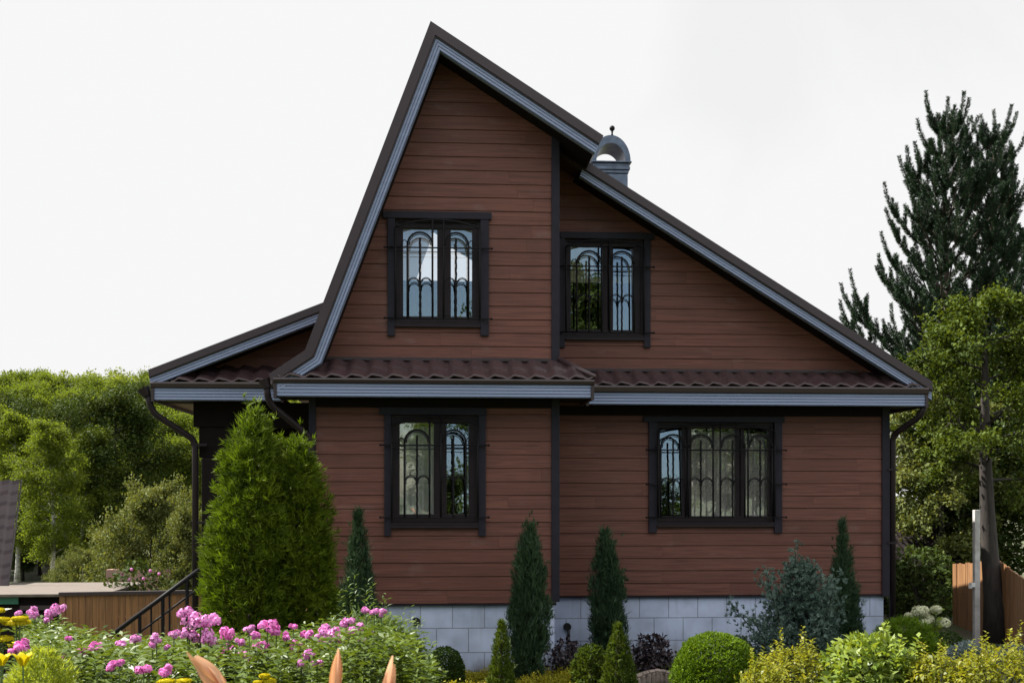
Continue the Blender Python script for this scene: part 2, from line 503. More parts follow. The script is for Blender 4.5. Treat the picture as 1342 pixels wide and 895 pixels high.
def quad_mesh(name, V, rnd, mat, parent=None):
    n = len(V)
    me = bpy.data.meshes.new(name)
    me.vertices.add(n * 4); me.loops.add(n * 4); me.polygons.add(n)
    me.vertices.foreach_set('co', V.reshape(-1).astype(np.float32))
    me.loops.foreach_set('vertex_index', np.arange(n * 4, dtype=np.int32))
    me.polygons.foreach_set('loop_start', np.arange(0, n * 4, 4, dtype=np.int32))
    a = me.attributes.new('rnd', 'FLOAT', 'FACE')
    a.data.foreach_set('value', rnd.astype(np.float32))
    me.materials.append(mat)
    me.update(calc_edges=True)
    return link(name, me, parent)


def elems(P, T, L, W, Nrm, rng, bend=0.1, mid=0.45):
    """one four-cornered leaf or blade per point: P base, T direction, Nrm rough normal"""
    T = unit(T); S = unit(np.cross(T, Nrm)); Nn = np.cross(S, T)
    L = np.asarray(L).reshape(-1, 1); W = np.asarray(W).reshape(-1, 1)
    m = P + T * L * mid + Nn * L * bend
    tip = P + T * L - Nn * L * bend * 0.6
    return np.stack([P, m + S * W * 0.5, tip, m - S * W * 0.5], axis=1)


def rsph(rng, n):
    return unit(rng.normal(size=(n, 3)))


def body_pts(rng, n, H, rfun, lump=0.12, shell=0.55, leaders=0):
    """points in the outer shell of an upright plant body of height H; returns points and outward directions"""
    t = np.linspace(0, 1, 200); r = np.array([rfun(q) for q in t])
    w = r + 0.05 * r.max(); cdf = np.cumsum(w); cdf /= cdf[-1]
    tt = np.interp(rng.random(n), cdf, t)
    a = rng.random(n) * 2 * PI
    ph = rng.random(8) * 2 * PI
    lf = 1 + lump * (np.sin(3 * a + ph[0] + 4 * tt) * 0.5 + np.sin(5 * a + ph[1] - 7 * tt) * 0.5 + np.sin(2 * a + ph[2] + 15 * tt) * 0.4 + np.sin(9 * a + ph[3] + 23 * tt) * 0.35)
    rr = np.interp(tt, t, r) * lf * (1 - shell * rng.random(n) ** 1.8)
    P = np.stack([np.cos(a) * rr, np.sin(a) * rr, tt * H], axis=1)
    dr = np.gradient(r, t * H)
    sl = np.interp(tt, t, dr)
    O = unit(np.stack([np.cos(a), np.sin(a), -np.clip(sl, -3, 3)], axis=1))
    return P, O


def sprays(P, D, nb, spread, L, W, rng, bend=0.12, lvar=0.4):
    """nb blades fanned around each direction D"""
    n = len(P)
    Pn = np.repeat(P, nb, axis=0); Dn = unit(np.repeat(unit(D), nb, axis=0) + rng.normal(size=(n * nb, 3)) * spread)
    LL = L * (1 - lvar * rng.random(n * nb)); WW = W * (0.7 + 0.6 * rng.random(n * nb))
    V = elems(Pn, Dn, LL, WW, rsph(rng, n * nb), rng, bend)
    base = np.repeat(rng.random(n), nb)
    return V, np.clip(base * 0.7 + rng.random(n * nb) * 0.3, 0, 1)


def conifer(name, label, cat, px, Y, py_top, w_px, mat, seed, kind, n, rfun, group=None, lean=(0, 0), L=0.09, W=0.016, nb=5, up=0.9, lump=0.14, base_py=None, clump=0, csig=0.05, tipk=9, tipl=1.7):
    rng = np.random.default_rng(seed)
    x, zt = at(px, py_top, Y); z0 = gz(x, Y)
    H = zt - z0; s = pxm(Y, px); rad = w_px / 2 / s
    root = thing(name, label, cat, (0, 0, 0), group)
    rf = lambda t: rad * rfun(t)
    P, O = body_pts(rng, n, H, rf, lump)
    P[:, 0] += lean[0] * P[:, 2] / H; P[:, 1] += lean[1] * P[:, 2] / H
    if clump:
        C, CO = body_pts(rng, clump, H, rf, lump, 0.14)
        C[:, 0] += lean[0] * C[:, 2] / H
        k = rng.integers(0, clump, n); far = rng.random(n) < 0.22
        sg = csig * (0.7 + 0.6 * rng.random(clump))[k]
        Pc = C[k] + rng.normal(size=(n, 3)) * sg[:, None] * np.array([1, 1, 1.7]) - CO[k] * (sg * 0.5)[:, None]
        P = np.where(far[:, None], P * np.array([0.82, 0.82, 0.97]), Pc); O = np.where(far[:, None], O, CO[k])
    D = O * 1.0 + np.array([0, 0, up]) + rng.normal(size=O.shape) * 0.25
    V, r = sprays(P, D, nb, 0.38, L, W, rng)
    if clump:
        r = np.clip(0.5 * r + 0.5 * np.repeat(rng.random(clump)[k], nb), 0, 1)
    # loose tips that break the outline
    k = n // tipk
    P2, O2 = body_pts(rng, k, H, lambda t: rf(t) * 1.02, lump, 0.05)
    P2[:, 0] += lean[0] * P2[:, 2] / H
    V2, r2 = sprays(P2, O2 * 0.6 + np.array([0, 0, up * 1.3]) + rng.normal(size=O2.shape) * 0.3, nb, 0.22, L * tipl, W * 0.9, rng, 0.2)
    # the leading tip
    k = 40
    tz = rng.random(k) ** 0.7
    P3 = np.stack([rng.normal(size=k) * rad * 0.05 + lean[0], rng.normal(size=k) * rad * 0.05, H * (0.90 + 0.085 * tz)], axis=1)
    V3, r3 = sprays(P3, np.array([0, 0, 1.0]) + rng.normal(size=(k, 3)) * 0.35, nb, 0.25, L * 1.3, W, rng)
    Va = np.concatenate([V, V2, V3]); ra = np.concatenate([r, r2, r3])
    quad_mesh('foliage', Va, ra, mat, root)
    tb = MB(); tb.tube([(0, 0, -0.05), (lean[0] * 0.3, 0, H * 0.4), (lean[0] * 0.8, 0, H * 0.85)], [rad * 0.12 + 0.02, rad * 0.08 + 0.012, 0.006], 7)
    tb.build('trunk', M['bark'], root)
    root.location = (x, Y, z0)
    return root


def stems_with_leaves(rng, bases, tops, nl, L, W, lo=0.35, droop=0.35, horiz=1.0):
    Vs, rs = [], []
    for b_, t_ in zip(bases, tops):
        f = lo + (1 - lo) * (np.arange(nl) + rng.random(nl) * 0.6) / nl
        P = b_ + (t_ - b_) * f[:, None]
        a = np.arange(nl) * 2.0 + rng.random() * 6
        T = np.stack([np.cos(a) * horiz, np.sin(a) * horiz, 0.45 - droop * rng.random(nl)], axis=1) + rng.normal(size=(nl, 3)) * 0.15
        Nn = np.array([0, 0, 1.0]) + rng.normal(size=(nl, 3)) * 0.3
        Vs.append(elems(P, T, L * (0.6 + 0.6 * rng.random(nl)) * (1.15 - 0.45 * f), W * (0.8 + 0.4 * rng.random(nl)), Nn, rng, 0.10))
        rs.append(np.clip(rng.random() * 0.5 + rng.random(nl) * 0.5, 0, 1))
    return np.concatenate(Vs), np.concatenate(rs)


def bush(name, label, cat, px, Y, py_top, w_px, mat, seed, n, L, W, group=None, flat=1.0, lump=0.16, up=0.5, shell=0.6, stems=True, depth=None, bend=0.12, nb=1, spread=0.5, shoots=0):
    """a rounded shrub of many small leaves"""
    rng = np.random.default_rng(seed)
    x, zt = at(px, py_top, Y); z0 = gz(x, Y); H = max(0.12, zt - z0); s = pxm(Y, px); rad = w_px / 2 / s
    root = thing(name, label, cat, (0, 0, 0), group)
    prof = lambda t: rad * (max(0.0, 1 - (abs(t - 0.38) / 0.62) ** 2.3) ** 0.5 if t > 0.38 else 0.72 + 0.28 * math.sin(t / 0.38 * PI / 2))
    P, O = body_pts(rng, n, H, prof, lump, shell)
    if nb > 1:
        V, r = sprays(P, O + np.array([0, 0, up]) + rng.normal(size=O.shape) * 0.3, nb, spread, L, W, rng, bend)
    else:
        T = O * 0.6 + rsph(rng, n) * 0.9 + np.array([0, 0, 0.1])
        Nn = O * 0.7 + np.array([0, 0, up]) + rng.normal(size=O.shape) * 0.45
        V = elems(P, T, L * (0.65 + 0.6 * rng.random(n)), W * (0.7 + 0.6 * rng.random(n)), Nn, rng, bend)
        r = rng.random(n)
    if shoots:
        B, BO = body_pts(rng, shoots, H, lambda t: prof(t) * 0.8, lump, 0.4)
        tops = B + BO * rad * 0.16 + np.stack([rng.normal(size=shoots) * 0.04, rng.normal(size=shoots) * 0.04, H * (0.12 + 0.22 * rng.random(shoots))], axis=1)
        V2, r2 = stems_with_leaves(rng, list(B * np.array([0.7, 0.7, 0.6])), list(tops), 22, L * 0.95, W * 0.95, 0.35, 0.2, 0.8)
        V = np.concatenate([V, V2]); r = np.concatenate([r, np.clip(r2 + 0.1, 0, 1)])
    quad_mesh('foliage', V, r, mat, root)
    if stems:
        tb = MB()
        for i in range(9):
            a = rng.random() * 2 * PI; q = rad * (0.3 + 0.5 * rng.random())
            tb.tube([(0.02 * math.cos(a), 0.02 * math.sin(a), -0.02), (q * 0.5 * math.cos(a), q * 0.5 * math.sin(a), H * 0.45), (q * math.cos(a), q * math.sin(a), H * 0.8)], [0.012, 0.008, 0.003], 5)
        tb.build('stems', M['bark'], root)
    root.location = (x, Y, z0)
    return root


def skeleton(rng, tb, H, r0, t0, prof, nlimb, up, lean=(0, 0), nsub=7, droop=0.0, wob=0.02, sides=9, limb_r=0.32):
    """tapered trunk with limbs and twigs; returns the points that carry leaves"""
    tr = []
    wx, wy = rng.normal(size=2) * wob * H
    for i in range(9):
        t = i / 8
        tr.append(Vector((lean[0] * t + wx * math.sin(t * 4), lean[1] * t + wy * math.sin(t * 3 + 1) - wy * math.sin(1), H * t * 0.98)))
    rad = [r0 * (1 - t / 8.6) ** 0.9 * (1.35 if t == 0 else 1) for t in range(9)]
    tb.tube(tr, rad, sides)
    def on(t):
        q = t * 8; i = min(7, int(q)); return tr[i].lerp(tr[i + 1], q - i)
    anchors = []
    for k in range(nlimb):
        t = t0 + (1 - t0) * (k + 0.5 * rng.random()) / nlimb * 0.98
        a = k * 2.399 + rng.normal() * 0.4
        Lm = prof((t - t0) / (1 - t0)) * (0.72 + 0.5 * rng.random())
        p = on(t); d = Vector((math.cos(a), math.sin(a), up + rng.normal() * 0.15)).normalized()
        pts = [p]; nseg = 5
        for j in range(nseg):
            d = (d + Vector((rng.normal() * 0.13, rng.normal() * 0.13, 0.07 + rng.normal() * 0.06 - droop * j / nseg))).normalized()
            p = p + d * (Lm / nseg); pts.append(p)
        lr = max(0.008, r0 * limb_r * (1 - 0.75 * t))
        tb.tube(pts, [lr * (1 - 0.85 * j / nseg) for j in range(nseg + 1)], 5, cap=False)
        for q in range(nsub):
            f = 0.25 + 0.75 * (q + rng.random()) / nsub
            i = min(nseg - 1, int(f * nseg)); b = pts[i].lerp(pts[i + 1], f * nseg - i)
            dd = ((pts[i + 1] - pts[i]).normalized() + Vector(rng.normal(size=3)) * 0.75 + Vector((0, 0, 0.15 - droop))).normalized()
            ln = Lm * (0.18 + 0.22 * rng.random())
            e = b + dd * ln
            e2 = e + (dd + Vector(rng.normal(size=3)) * 0.4 - Vector((0, 0, droop))).normalized() * ln * 0.6
            tb.tube([b, e, e2], [lr * 0.3, lr * 0.16, 0.002], 3, cap=False)
            for g in (b.lerp(e, 0.55), e, e.lerp(e2, 0.5), e2): anchors.append((g, dd))
    top = on(0.98)
    for g in range(6): anchors.append((top + Vector(rng.normal(size=3)) * 0.15, Vector((0, 0, 1))))
    return anchors


def leafy(rng, anchors, per, sig, L, W, up=0.6, droop=0.0, bare=0.0):
    A = np.array([list(a[0]) for a in anchors]); D = np.array([list(a[1]) for a in anchors])
    # uneven clumps: some twigs carry many leaves, some few
    keep = (rng.random(len(A)) > 0.08) & np.repeat(rng.random(len(A) // 4 + 1) >= bare, 4)[:len(A)]
    A, D = A[keep], D[keep]
    cnt = np.maximum(1, (per * (0.35 + 1.3 * rng.random(len(A)))).astype(int))
    P = np.repeat(A, cnt, axis=0); Dn = np.repeat(D, cnt, axis=0); n = len(P)
    P = P + rng.normal(size=(n, 3)) * sig * np.array([1, 1, 0.75])
    T = Dn * 0.5 + rsph(rng, n) + np.array([0, 0, -droop])
    Nn = np.array([0, 0, up]) + rsph(rng, n) * 0.8
    V = elems(P, T, L * (0.6 + 0.7 * rng.random(n)), W * (0.65 + 0.6 * rng.random(n)), Nn, rng, 0.12)
    base = np.repeat(rng.random(len(A)), cnt)
    return V, np.clip(0.55 * base + 0.45 * rng.random(n), 0, 1)


def tree(name, label, cat, seed, H, r0, t0, prof, nlimb, up, mat, bark, per, sig, L, W, group=None, lean=(0, 0), nsub=7, droop=0.0, lf_up=0.6, wob=0.02, bare=0.0):
    rng = np.random.default_rng(seed)
    root = thing(name, label, cat, (0, 0, 0), group)
    tb = MB()
    an = skeleton(rng, tb, H, r0, t0, prof, nlimb, up, lean, nsub, droop, wob)
    tb.build('trunk', bark, root, smooth=True)
    V, r = leafy(rng, an, per, sig, L, W, lf_up, droop, bare)
    quad_mesh('crown', V, r, mat, root)
    return root


# ------------------------------------------------------------------ ground
def build_ground():
    mb = MB()
    xs = [-400, -250, -150, -100, -70, -50, -38, -28, -20, -15] + [x * 0.5 - 12 for x in range(49)] + [15, 20, 28, 38, 50, 70, 100, 150, 250, 400]
    ys = [-200, -100, -60, -30, -15, -8, -4, -2] + [y * 0.5 for y in range(52)] + [28, 32, 36, 40, 45, 52, 60, 75, 90, 110, 130, 150, 175, 200, 240, 300, 420]
    for y in ys:
        for x in xs:
            mb.v.append((x, y, gz(x, y) + (0.025 * math.sin(x * 3.1 + y * 1.7) * math.sin(y * 2.3 - x) if abs(x) < 12 and y < 26 else 0)))
    nx = len(xs)
    for j in range(len(ys) - 1):
        for i in range(nx - 1):
            mb.f.append((j * nx + i, j * nx + i + 1, (j + 1) * nx + i + 1, (j + 1) * nx + i)); mb.r.append(0.5)
    o = mb.build('ground', M['ground'], smooth=True)
    tag(o, kind='structure')


build_ground()

# ------------------------------------------------------------------ house
YW, YR, YP = 14.5, 15.55, 15.30          # front walls: tall bay, right part, porch gable
FWY, FRY, FPY = 14.05, 15.10, 14.85      # their eaves and rakes
YB = 24.0                                # back of the house
house = thing('wooden_house', 'brown board house with steep lopsided gable and blue grey eaves', 'house', (0, YW, 0))

XWL, XWR = X(413, YW), X(728, YW)
XRR = X(1157, YR)
ZWB = Z(600, 791, YW)                    # underside of the boards
ZRB = Z(950, 780, YR)

# rake lines (outer edge of the brown verge), left to right
wing_line = [at(353, 491.5, FWY), at(401, 460, FWY), at(565, 31, FWY), at(790, 180, FWY)]
main_line = [at(766, 211.7, FRY), at(1221, 501.6, FRY)]
porch_line = [at(195, 486, FPY), at(424, 398, FPY)]


def line_z(line, x, drop=0.0):
    if x <= line[0][0]:
        a, b = line[0], line[1]
    elif x >= line[-1][0]:
        a, b = line[-2], line[-1]
    else:
        for a, b in zip(line, line[1:]):
            if a[0] <= x <= b[0]: break
    return a[1] + (b[1] - a[1]) * (x - a[0]) / (b[0] - a[0]) - drop


def offsets(pts, d, c0=None, c1=None):
    """the polyline moved by d to its inner side, mitred; c0, c1 = directions of the end cuts"""
    ds = []
    for a, b in zip(pts, pts[1:]):
        v = Vector((b[0] - a[0], b[1] - a[1])).normalized(); ds.append(Vector((v.y, -v.x)))
    out = []
    for i, p in enumerate(pts):
        if i == 0:
            m = ds[0] if c0 is None else Vector(c0) / max(0.2, Vector(c0).dot(ds[0]))
        elif i == len(pts) - 1:
            m = ds[-1] if c1 is None else Vector(c1) / max(0.2, Vector(c1).dot(ds[-1]))
        else:
            m = (ds[i - 1] + ds[i]) / (1 + ds[i - 1].dot(ds[i]))
        out.append((p[0] + m.x * d, p[1] + m.y * d))
    return out


def moulding(mb, pts, prof, y, c0=None, c1=None, closed=False, rnd=0.5):
    """sweep a profile (inward offset, depth behind y) along a line in the x-z plane"""
    rows = [[(x, y + dy, z) for x, z in offsets(pts, d, c0, c1)] for d, dy in prof]
    n = len(pts); k = len(rows)
    vs = [p for r in rows for p in r]; fs = []
    for j in range(k if closed else k - 1):
        j2 = (j + 1) % k
        for i in range(n - 1):
            fs.append((j * n + i, j * n + i + 1, j2 * n + i + 1, j2 * n + i))
    if closed:
        fs.append([j * n for j in range(k)]); fs.append([j * n + n - 1 for j in range(k)][::-1])
    mb.add(vs, fs, rnd)


def ribbed(d0, d1, nrib, depth=0.010):
    pr = []
    w = (d1 - d0) / nrib
    for i in range(nrib):
        a = d0 + i * w
        pr += [(a, 0.0), (a + w * 0.74, -0.003), (a + w * 0.80, depth), (a + w * 0.97, depth)]
    pr += [(d1, 0.0), (d1, 0.09), (d0, 0.09)]
    return pr


def eave_parts(line, y, wb, wt, c0=None, c1=None, nrib=3, soffit_mat=None):
    b = MB(); moulding(b, line, [(-0.012, 0.10), (-0.012, -0.028), (wb * 0.86, -0.032), (wb * 0.9, -0.016), (wb, -0.014), (wb, 0.10)], y, c0, c1, True)
    b.build('verge_trim', M['brown'], house)
    f = MB(); moulding(f, line, ribbed(wb + 0.002, wb + wt, nrib), y, c0, c1, True)
    f.build('fascia', M['fascia'], house)


eave_parts(wing_line, FWY, 0.115, 0.105, c0=(0.35, -0.94), c1=(-0.45, -0.9))
eave_parts(main_line, FRY, 0.105, 0.095, c0=(-0.3, -0.95), c1=(-0.0, -1.0))
eave_parts(porch_line, FPY, 0.09, 0.10, c0=(0.1, -1), c1=(0.35, -0.94))


def roof_slab(line, y0, y1, d0=0.005, d1=0.12, c0=None, c1=None):
    b = MB()
    A = offsets(line, d0, c0, c1); B = offsets(line, d1, c0, c1); n = len(line)
    vs = [(x, y0, z) for x, z in A] + [(x, y1, z) for x, z in A] + [(x, y0, z) for x, z in B] + [(x, y1, z) for x, z in B]
    fs = []
    for i in range(n - 1):
        fs += [(i, i + 1, n + i + 1, n + i), (2 * n + i, 3 * n + i, 3 * n + i + 1, 2 * n + i + 1), (i, 2 * n + i, 2 * n + i + 1, i + 1), (n + i, n + i + 1, 3 * n + i + 1, 3 * n + i)]
    fs += [(0, n, 3 * n, 2 * n), (n - 1, 3 * n - 1, 4 * n - 1, 2 * n - 1)]
    b.add(vs, fs)
    return b


b = roof_slab(wing_line, FWY + 0.03, YB + 0.4); b.build('roof', M['tile'], house)
apx = wing_line[2]
b = roof_slab([(apx[0] + 0.3, line_z(main_line, apx[0] + 0.3)), main_line[1]], FRY + 0.03, YB + 0.38); b.build('roof', M['tile'], house)
b = roof_slab(porch_line, FPY + 0.03, 21.0, c1=(0.35, -0.94)); b.build('roof', M['tile'], house)


def soffit_under(line, y0, y1, d, nm='soffit', mat=None):
    b = MB(); A = offsets(line, d); B = offsets(line, d + 0.015); n = len(line)
    vs = [(x, y0, z) for x, z in A] + [(x, y1, z) for x, z in A] + [(x, y0, z) for x, z in B] + [(x, y1, z) for x, z in B]
    fs = []
    for i in range(n - 1):
        fs += [(i, i + 1, n + i + 1, n + i), (2 * n + i, 3 * n + i, 3 * n + i + 1, 2 * n + i + 1), (i, 2 * n + i, 2 * n + i + 1, i + 1)]
    b.add(vs, fs); b.build(nm, mat or M['soffit'], house)


soffit_under(wing_line, FWY + 0.092, YW + 0.3, 0.19)
soffit_under([(x, z) for x, z in main_line], FRY + 0.092, YR + 0.3, 0.17)
soffit_under(porch_line, FPY + 0.092, YP + 0.2, 0.16)

# ---- windows: sizes in the wall plane, read from the photo
WINS = [
    dict(Y=YW, fr=(517.5, 629.5, 288, 421), panes=[(528, 573, 298.5, 413.5), (591, 619, 299.5, 414.5)], top=(502, 644, 278.6, 288), side=[(508, 517.5), (629.5, 640.5)], foot=440.6,
         sill=(517.5, 629.5, 421, 429.6), bars=[326.8, 418.8], bx=(504.5, 644), mods=[550.4, 597.4], tilt=[0.0, 0.0], curt=[], gap=[(432, 438)]),
    dict(Y=YR, fr=(740, 843.4, 314, 439), panes=[(748.4, 790.5, 322.5, 431.5), (804, 830, 325.5, 432)], top=(733.6, 857, 305.5, 314), side=[(732.5, 740), (843.4, 851.8)], foot=455.8,
         sill=(740, 843.4, 439, 446.7), bars=[351, 436.7], bx=(733.6, 855.5), mods=[771, 813.6], tilt=[-0.75, 0.7], curt=[], gap=[]),
    dict(Y=YW, fr=(512.5, 627, 544, 685), panes=[(523.5, 568.5, 553.5, 673.5), (585.5, 614.5, 555, 673.5)], top=(497.5, 637.5, 534, 544), side=[(503.8, 512.5), (627, 636.4)], foot=702,
         sill=(512.5, 627, 685, 692), bars=[583.7, 677.5], bx=(499, 640), mods=[546.6, 594], tilt=[-0.2, 3.0], curt=[0], gap=[]),
    dict(Y=YR, fr=(860, 1014, 553.5, 684), panes=[(865.6, 894.5, 563.5, 674), (907, 965.5, 561, 676), (976, 1008, 563.5, 674)], top=(842.5, 1027, 546, 553.5), side=[(849.7, 860), (1014, 1024)], foot=698,
         sill=(860, 1014, 684, 690.5), bars=[590, 634.6, 677.5], bx=(846, 1028), mods=[880.5, 916.6, 958, 994], tilt=[3.2, -0.3, -0.5], curt=[1, 2], gap=[]),
]


def rect(r, Y):
    x0, z1 = at(r[0], r[2], Y); x1, z0 = at(r[1], r[3], Y)
    cx = (r[0] + r[1]) / 2
    return x0, x1, Z(cx, r[3], Y), Z(cx, r[2], Y)


openings = {}
for w in WINS:
    fx0, fx1, fz0, fz1 = rect(w['fr'], w['Y'])
    openings.setdefault(w['Y'], []).append((fx0, fx1, fz0 - 0.05, fz1))


def siding(name, axis, c, sgn, zlo, zhi, xl, xr, ops, pitch, mat, seed, parent=None):
    """lapped boards on the plane axis = c facing sgn, between xl(z) and xr(z), around openings"""
    rng = random.Random(seed); mb = MB()
    def V(a, o, z):
        return (a, c + sgn * o, z) if axis == 'y' else (c + sgn * o, a, z)
    def piece(a0, a1, b0, b1, z0, z1, row0, rnd):
        # a: x at the lower edge, b: x at the upper edge
        def o(z): return 0.0125 - 0.009 * (z - row0) / pitch
        gap = 0.005 if abs(z0 - row0) < 1e-4 else 0.0
        vs = [V(a0, -0.004, z0), V(a1, -0.004, z0), V(a0, -0.004, z0 + gap), V(a1, -0.004, z0 + gap), V(a0, o(z0) - 0.004, z0 + gap), V(a1, o(z0) - 0.004, z0 + gap),
              V(a0, o(z0), z0 + gap + 0.004), V(a1, o(z0), z0 + gap + 0.004), V(b0, o(z1), z1), V(b1, o(z1), z1), V(b0, -0.02, z1), V(b1, -0.02, z1), V(a0, -0.02, z0), V(a1, -0.02, z0)]
        fs = [(0, 1, 3, 2), (2, 3, 5, 4), (4, 5, 7, 6), (6, 7, 9, 8), (8, 9, 11, 10), (0, 2, 4, 6, 8, 10, 12), (1, 13, 11, 9, 7, 5, 3), (10, 11, 13, 12)]
        mb.add(vs, fs, rnd)
    z = zlo
    while z < zhi - 0.01:
        zt = min(z + pitch, zhi)
        cuts = sorted({z, zt} | {e for op in ops for e in op[2:] if z < e < zt})
        rnds = {}
        for z0, z1 in zip(cuts, cuts[1:]):
            L0, R0, L1, R1 = xl(z0), xr(z0), xl(z1), xr(z1)
            if R0 - L0 < 0.03: continue
            if R1 < L1: R1 = L1 = (R1 + L1) / 2
            iv = [(L0, R0, L1, R1)]
            for op in ops:
                if z0 >= op[2] - 1e-6 and z1 <= op[3] + 1e-6:
                    nv = []
                    for (a, b2, c2, d2) in iv:
                        if op[0] > a: nv.append((a, min(b2, op[0]), c2, min(d2, op[0])))
                        if op[1] < b2: nv.append((max(a, op[1]), b2, max(c2, op[1]), d2))
                    iv = nv
            # board joints: the same places for the whole row
            rr = random.Random(round(z * 1000) + seed)
            js = []; q = L0 + rr.uniform(0.6, 3.0)
            while q < R0: js.append(q); q += 3.0
            tones = [rr.random() for _ in range(len(js) + 1)]
            for (a, b2, c2, d2) in iv:
                ed = [a] + [j for j in js if a + 0.05 < j < b2 - 0.05 and c2 + 0.05 < j < d2 - 0.05] + [b2]
                for i in range(len(ed) - 1):
                    tone = tones[min(len(tones) - 1, sum(1 for j in js if j <= ed[i] + 1e-6))]
                    piece(ed[i] + (0.0015 if i else 0), ed[i + 1], c2 if i == 0 else ed[i] + 0.0015, d2 if i == len(ed) - 2 else ed[i + 1], z0, z1, z, tone)
        z += pitch
    return mb.build(name, mat, parent or house)


PITCH = 17.72 / pxm(YW, 600)
inner = offsets(wing_line, 0.11)
def wing_l(z):
    if z < ZE_W + 0.02: return XWL
    k, a = inner[1], inner[2]
    if z < k[1]: return max(XWL, k[0] + (z - k[1]) * 0.5)
    return max(XWL, k[0] + (z - k[1]) * (a[0] - k[0]) / (a[1] - k[1]))
def wing_r(z):
    a, e = inner[2], inner[3]
    x = a[0] + (z - a[1]) * (e[0] - a[0]) / (e[1] - a[1])
    return min(XWR, x)
mi = offsets(main_line, 0.11)
def main_r(z):
    a, e = mi
    return min(XRR, a[0] + (z - a[1]) * (e[0] - a[0]) / (e[1] - a[1]))

ZE_W = Z(570, 497, FWY); ZE_R = Z(1000, 508, FRY); ZE_P = Z(280, 500.5, FPY)
siding('wall', 'y', YW, -1, ZWB, apx[1], wing_l, wing_r, openings[YW], PITCH, M['siding'], 3)
siding('wall', 'y', YR, -1, ZRB, line_z(main_line, XWR) + 0.02, lambda z: XWR - 0.05, main_r, openings[YR], PITCH, M['siding'], 8)
siding('wall', 'x', XWR, 1, ZWB, line_z(wing_line, XWR, 0.13), lambda z: YW + 0.02, lambda z: YR - 0.03, [], PITCH, M['siding_side'], 12)
siding('wall', 'x', XRR, 1, ZRB, line_z(main_line, XRR, 0.13), lambda z: YR + 0.02, lambda z: YB, [], PITCH, M['siding_side'], 15)
siding('wall', 'x', XWL, -1, ZWB, line_z(wing_line, XWL, 0.13), lambda z: YW + 0.02, lambda z: YB, [], PITCH, M['siding_side'], 18)
XPL = X(270, 16.4)
pin = offsets(porch_line, 0.10)
def porch_l(z):
    a, e = pin
    return a[0] + (z - a[1]) * (e[0] - a[0]) / (e[1] - a[1])
siding('wall', 'y', YP, -1, ZE_P + 0.05, pin[1][1] - 0.02, porch_l, lambda z: XWL + 0.3, [], PITCH, M['siding'], 21)
b = MB(); b.box(XRR - 6, XRR, YB, YB + 0.1, 0.2, 3.2); b.box(XWL, XRR - 6, YB + 0.002, YB + 0.1, 0.2, 3.2); b.build('back_wall', M['siding_side'], house)
# a floor between the storeys, so that no sky shows through the rooms
b = MB(); b.box(XWL + 0.05, XRR - 0.05, YR + 0.5, YB - 0.05, ZE_W + 0.02, ZE_W + 0.15); b.box(XWL + 0.05, XRR - 0.05, YW + 3.4, YW + 3.5, 0.9, ZE_W + 0.01); b.box(XWL + 0.6, XRR - 1.5, YW + 3.4, YW + 3.5, ZE_W + 0.16, ZE_W + 1.9)
b.build('inner_wall', M['room'], house)

# corner boards
b = MB()
def corner(px0, px1, Y, z0, z1, dy=0.035):
    x0, x1 = X(px0, Y), X(px1, Y); bb = MB(); bb.box(x0, x1, Y - dy, Y + 0.10, z0, z1)
    return bb.build('corner_board', M['dark'], house, bevel=0.004)
corner(722.5, 733, YW, ZWB + 0.02, line_z(wing_line, XWR, 0.2))
corner(405, 414, YW, ZWB - 0.02, ZE_W - 0.12)
corner(1155, 1165, YR, ZRB - 0.03, ZE_R - 0.12)

for (a0, a1, Yw, pyf, px_, zt_) in ((414.5, 722, YW, 534.5, 570, Z(570, 520.3, FWY) + 0.01), (733.5, 1154.5, YR, 545.5, 1000, Z(1100, 531.6, FRY) + 0.01)):  # near-black strips added on the wall tops to deepen the shade under the eaves
    b = MB(); b.box(X(a0, Yw), X(a1, Yw), Yw - 0.030, Yw + 0.02, Z(px_, pyf, Yw), zt_); b.build('eave_shade_strip', M['soffit'], house, bevel=0.003)

# foundation of painted blocks, set back a little under the boards
b = MB(); b.box(XWL + 0.02, XWR - 0.01, YW + 0.03, YB - 0.5, -0.9, ZWB - 0.002)
b.build('foundation', M['block'], house)
b = MB(); b.box(XWR - 0.008, XRR + 0.02, YR + 0.03, YB - 0.52, -0.9, ZRB - 0.002)
b.build('foundation', M['block'], house)
# dark drip edge over the blocks
b = MB(); b.box(XWL, XWR + 0.01, YW - 0.015, YW + 0.03, ZWB - 0.022, ZWB - 0.001); b.box(XWR + 0.012, XRR, YR - 0.015, YR + 0.03, ZRB - 0.022, ZRB - 0.001)
b.build('drip_edge', M['dark'], house)


def vent(px, py, Y):
    x, z = at(px, py, Y); b = MB(); yf = Y + 0.03
    b.tube([(x, yf - 0.045, z), (x, yf + 0.02, z)], [0.052, 0.052], 20)
    o = b.build('vent', M['hole'], house, smooth=False)
    r = MB(); r.tube([(x, yf - 0.05, z), (x, yf - 0.047, z)], [0.04, 0.04], 20); r.build('vent_cap', M['hole'], o)
vent(545.5, 814.5, YW)
vent(743.5, 821, YR)
x, z = at(744.5, 830, YR); b = MB(); b.tube([(x, YR - 0.06, 0.0), (x, YR - 0.06, z)], 0.022, 10); b.tube([(x, YR - 0.06, z - 0.02), (x, YR - 0.02, z + 0.04)], 0.02, 10); b.build('drain_pipe', M['hole'], house)


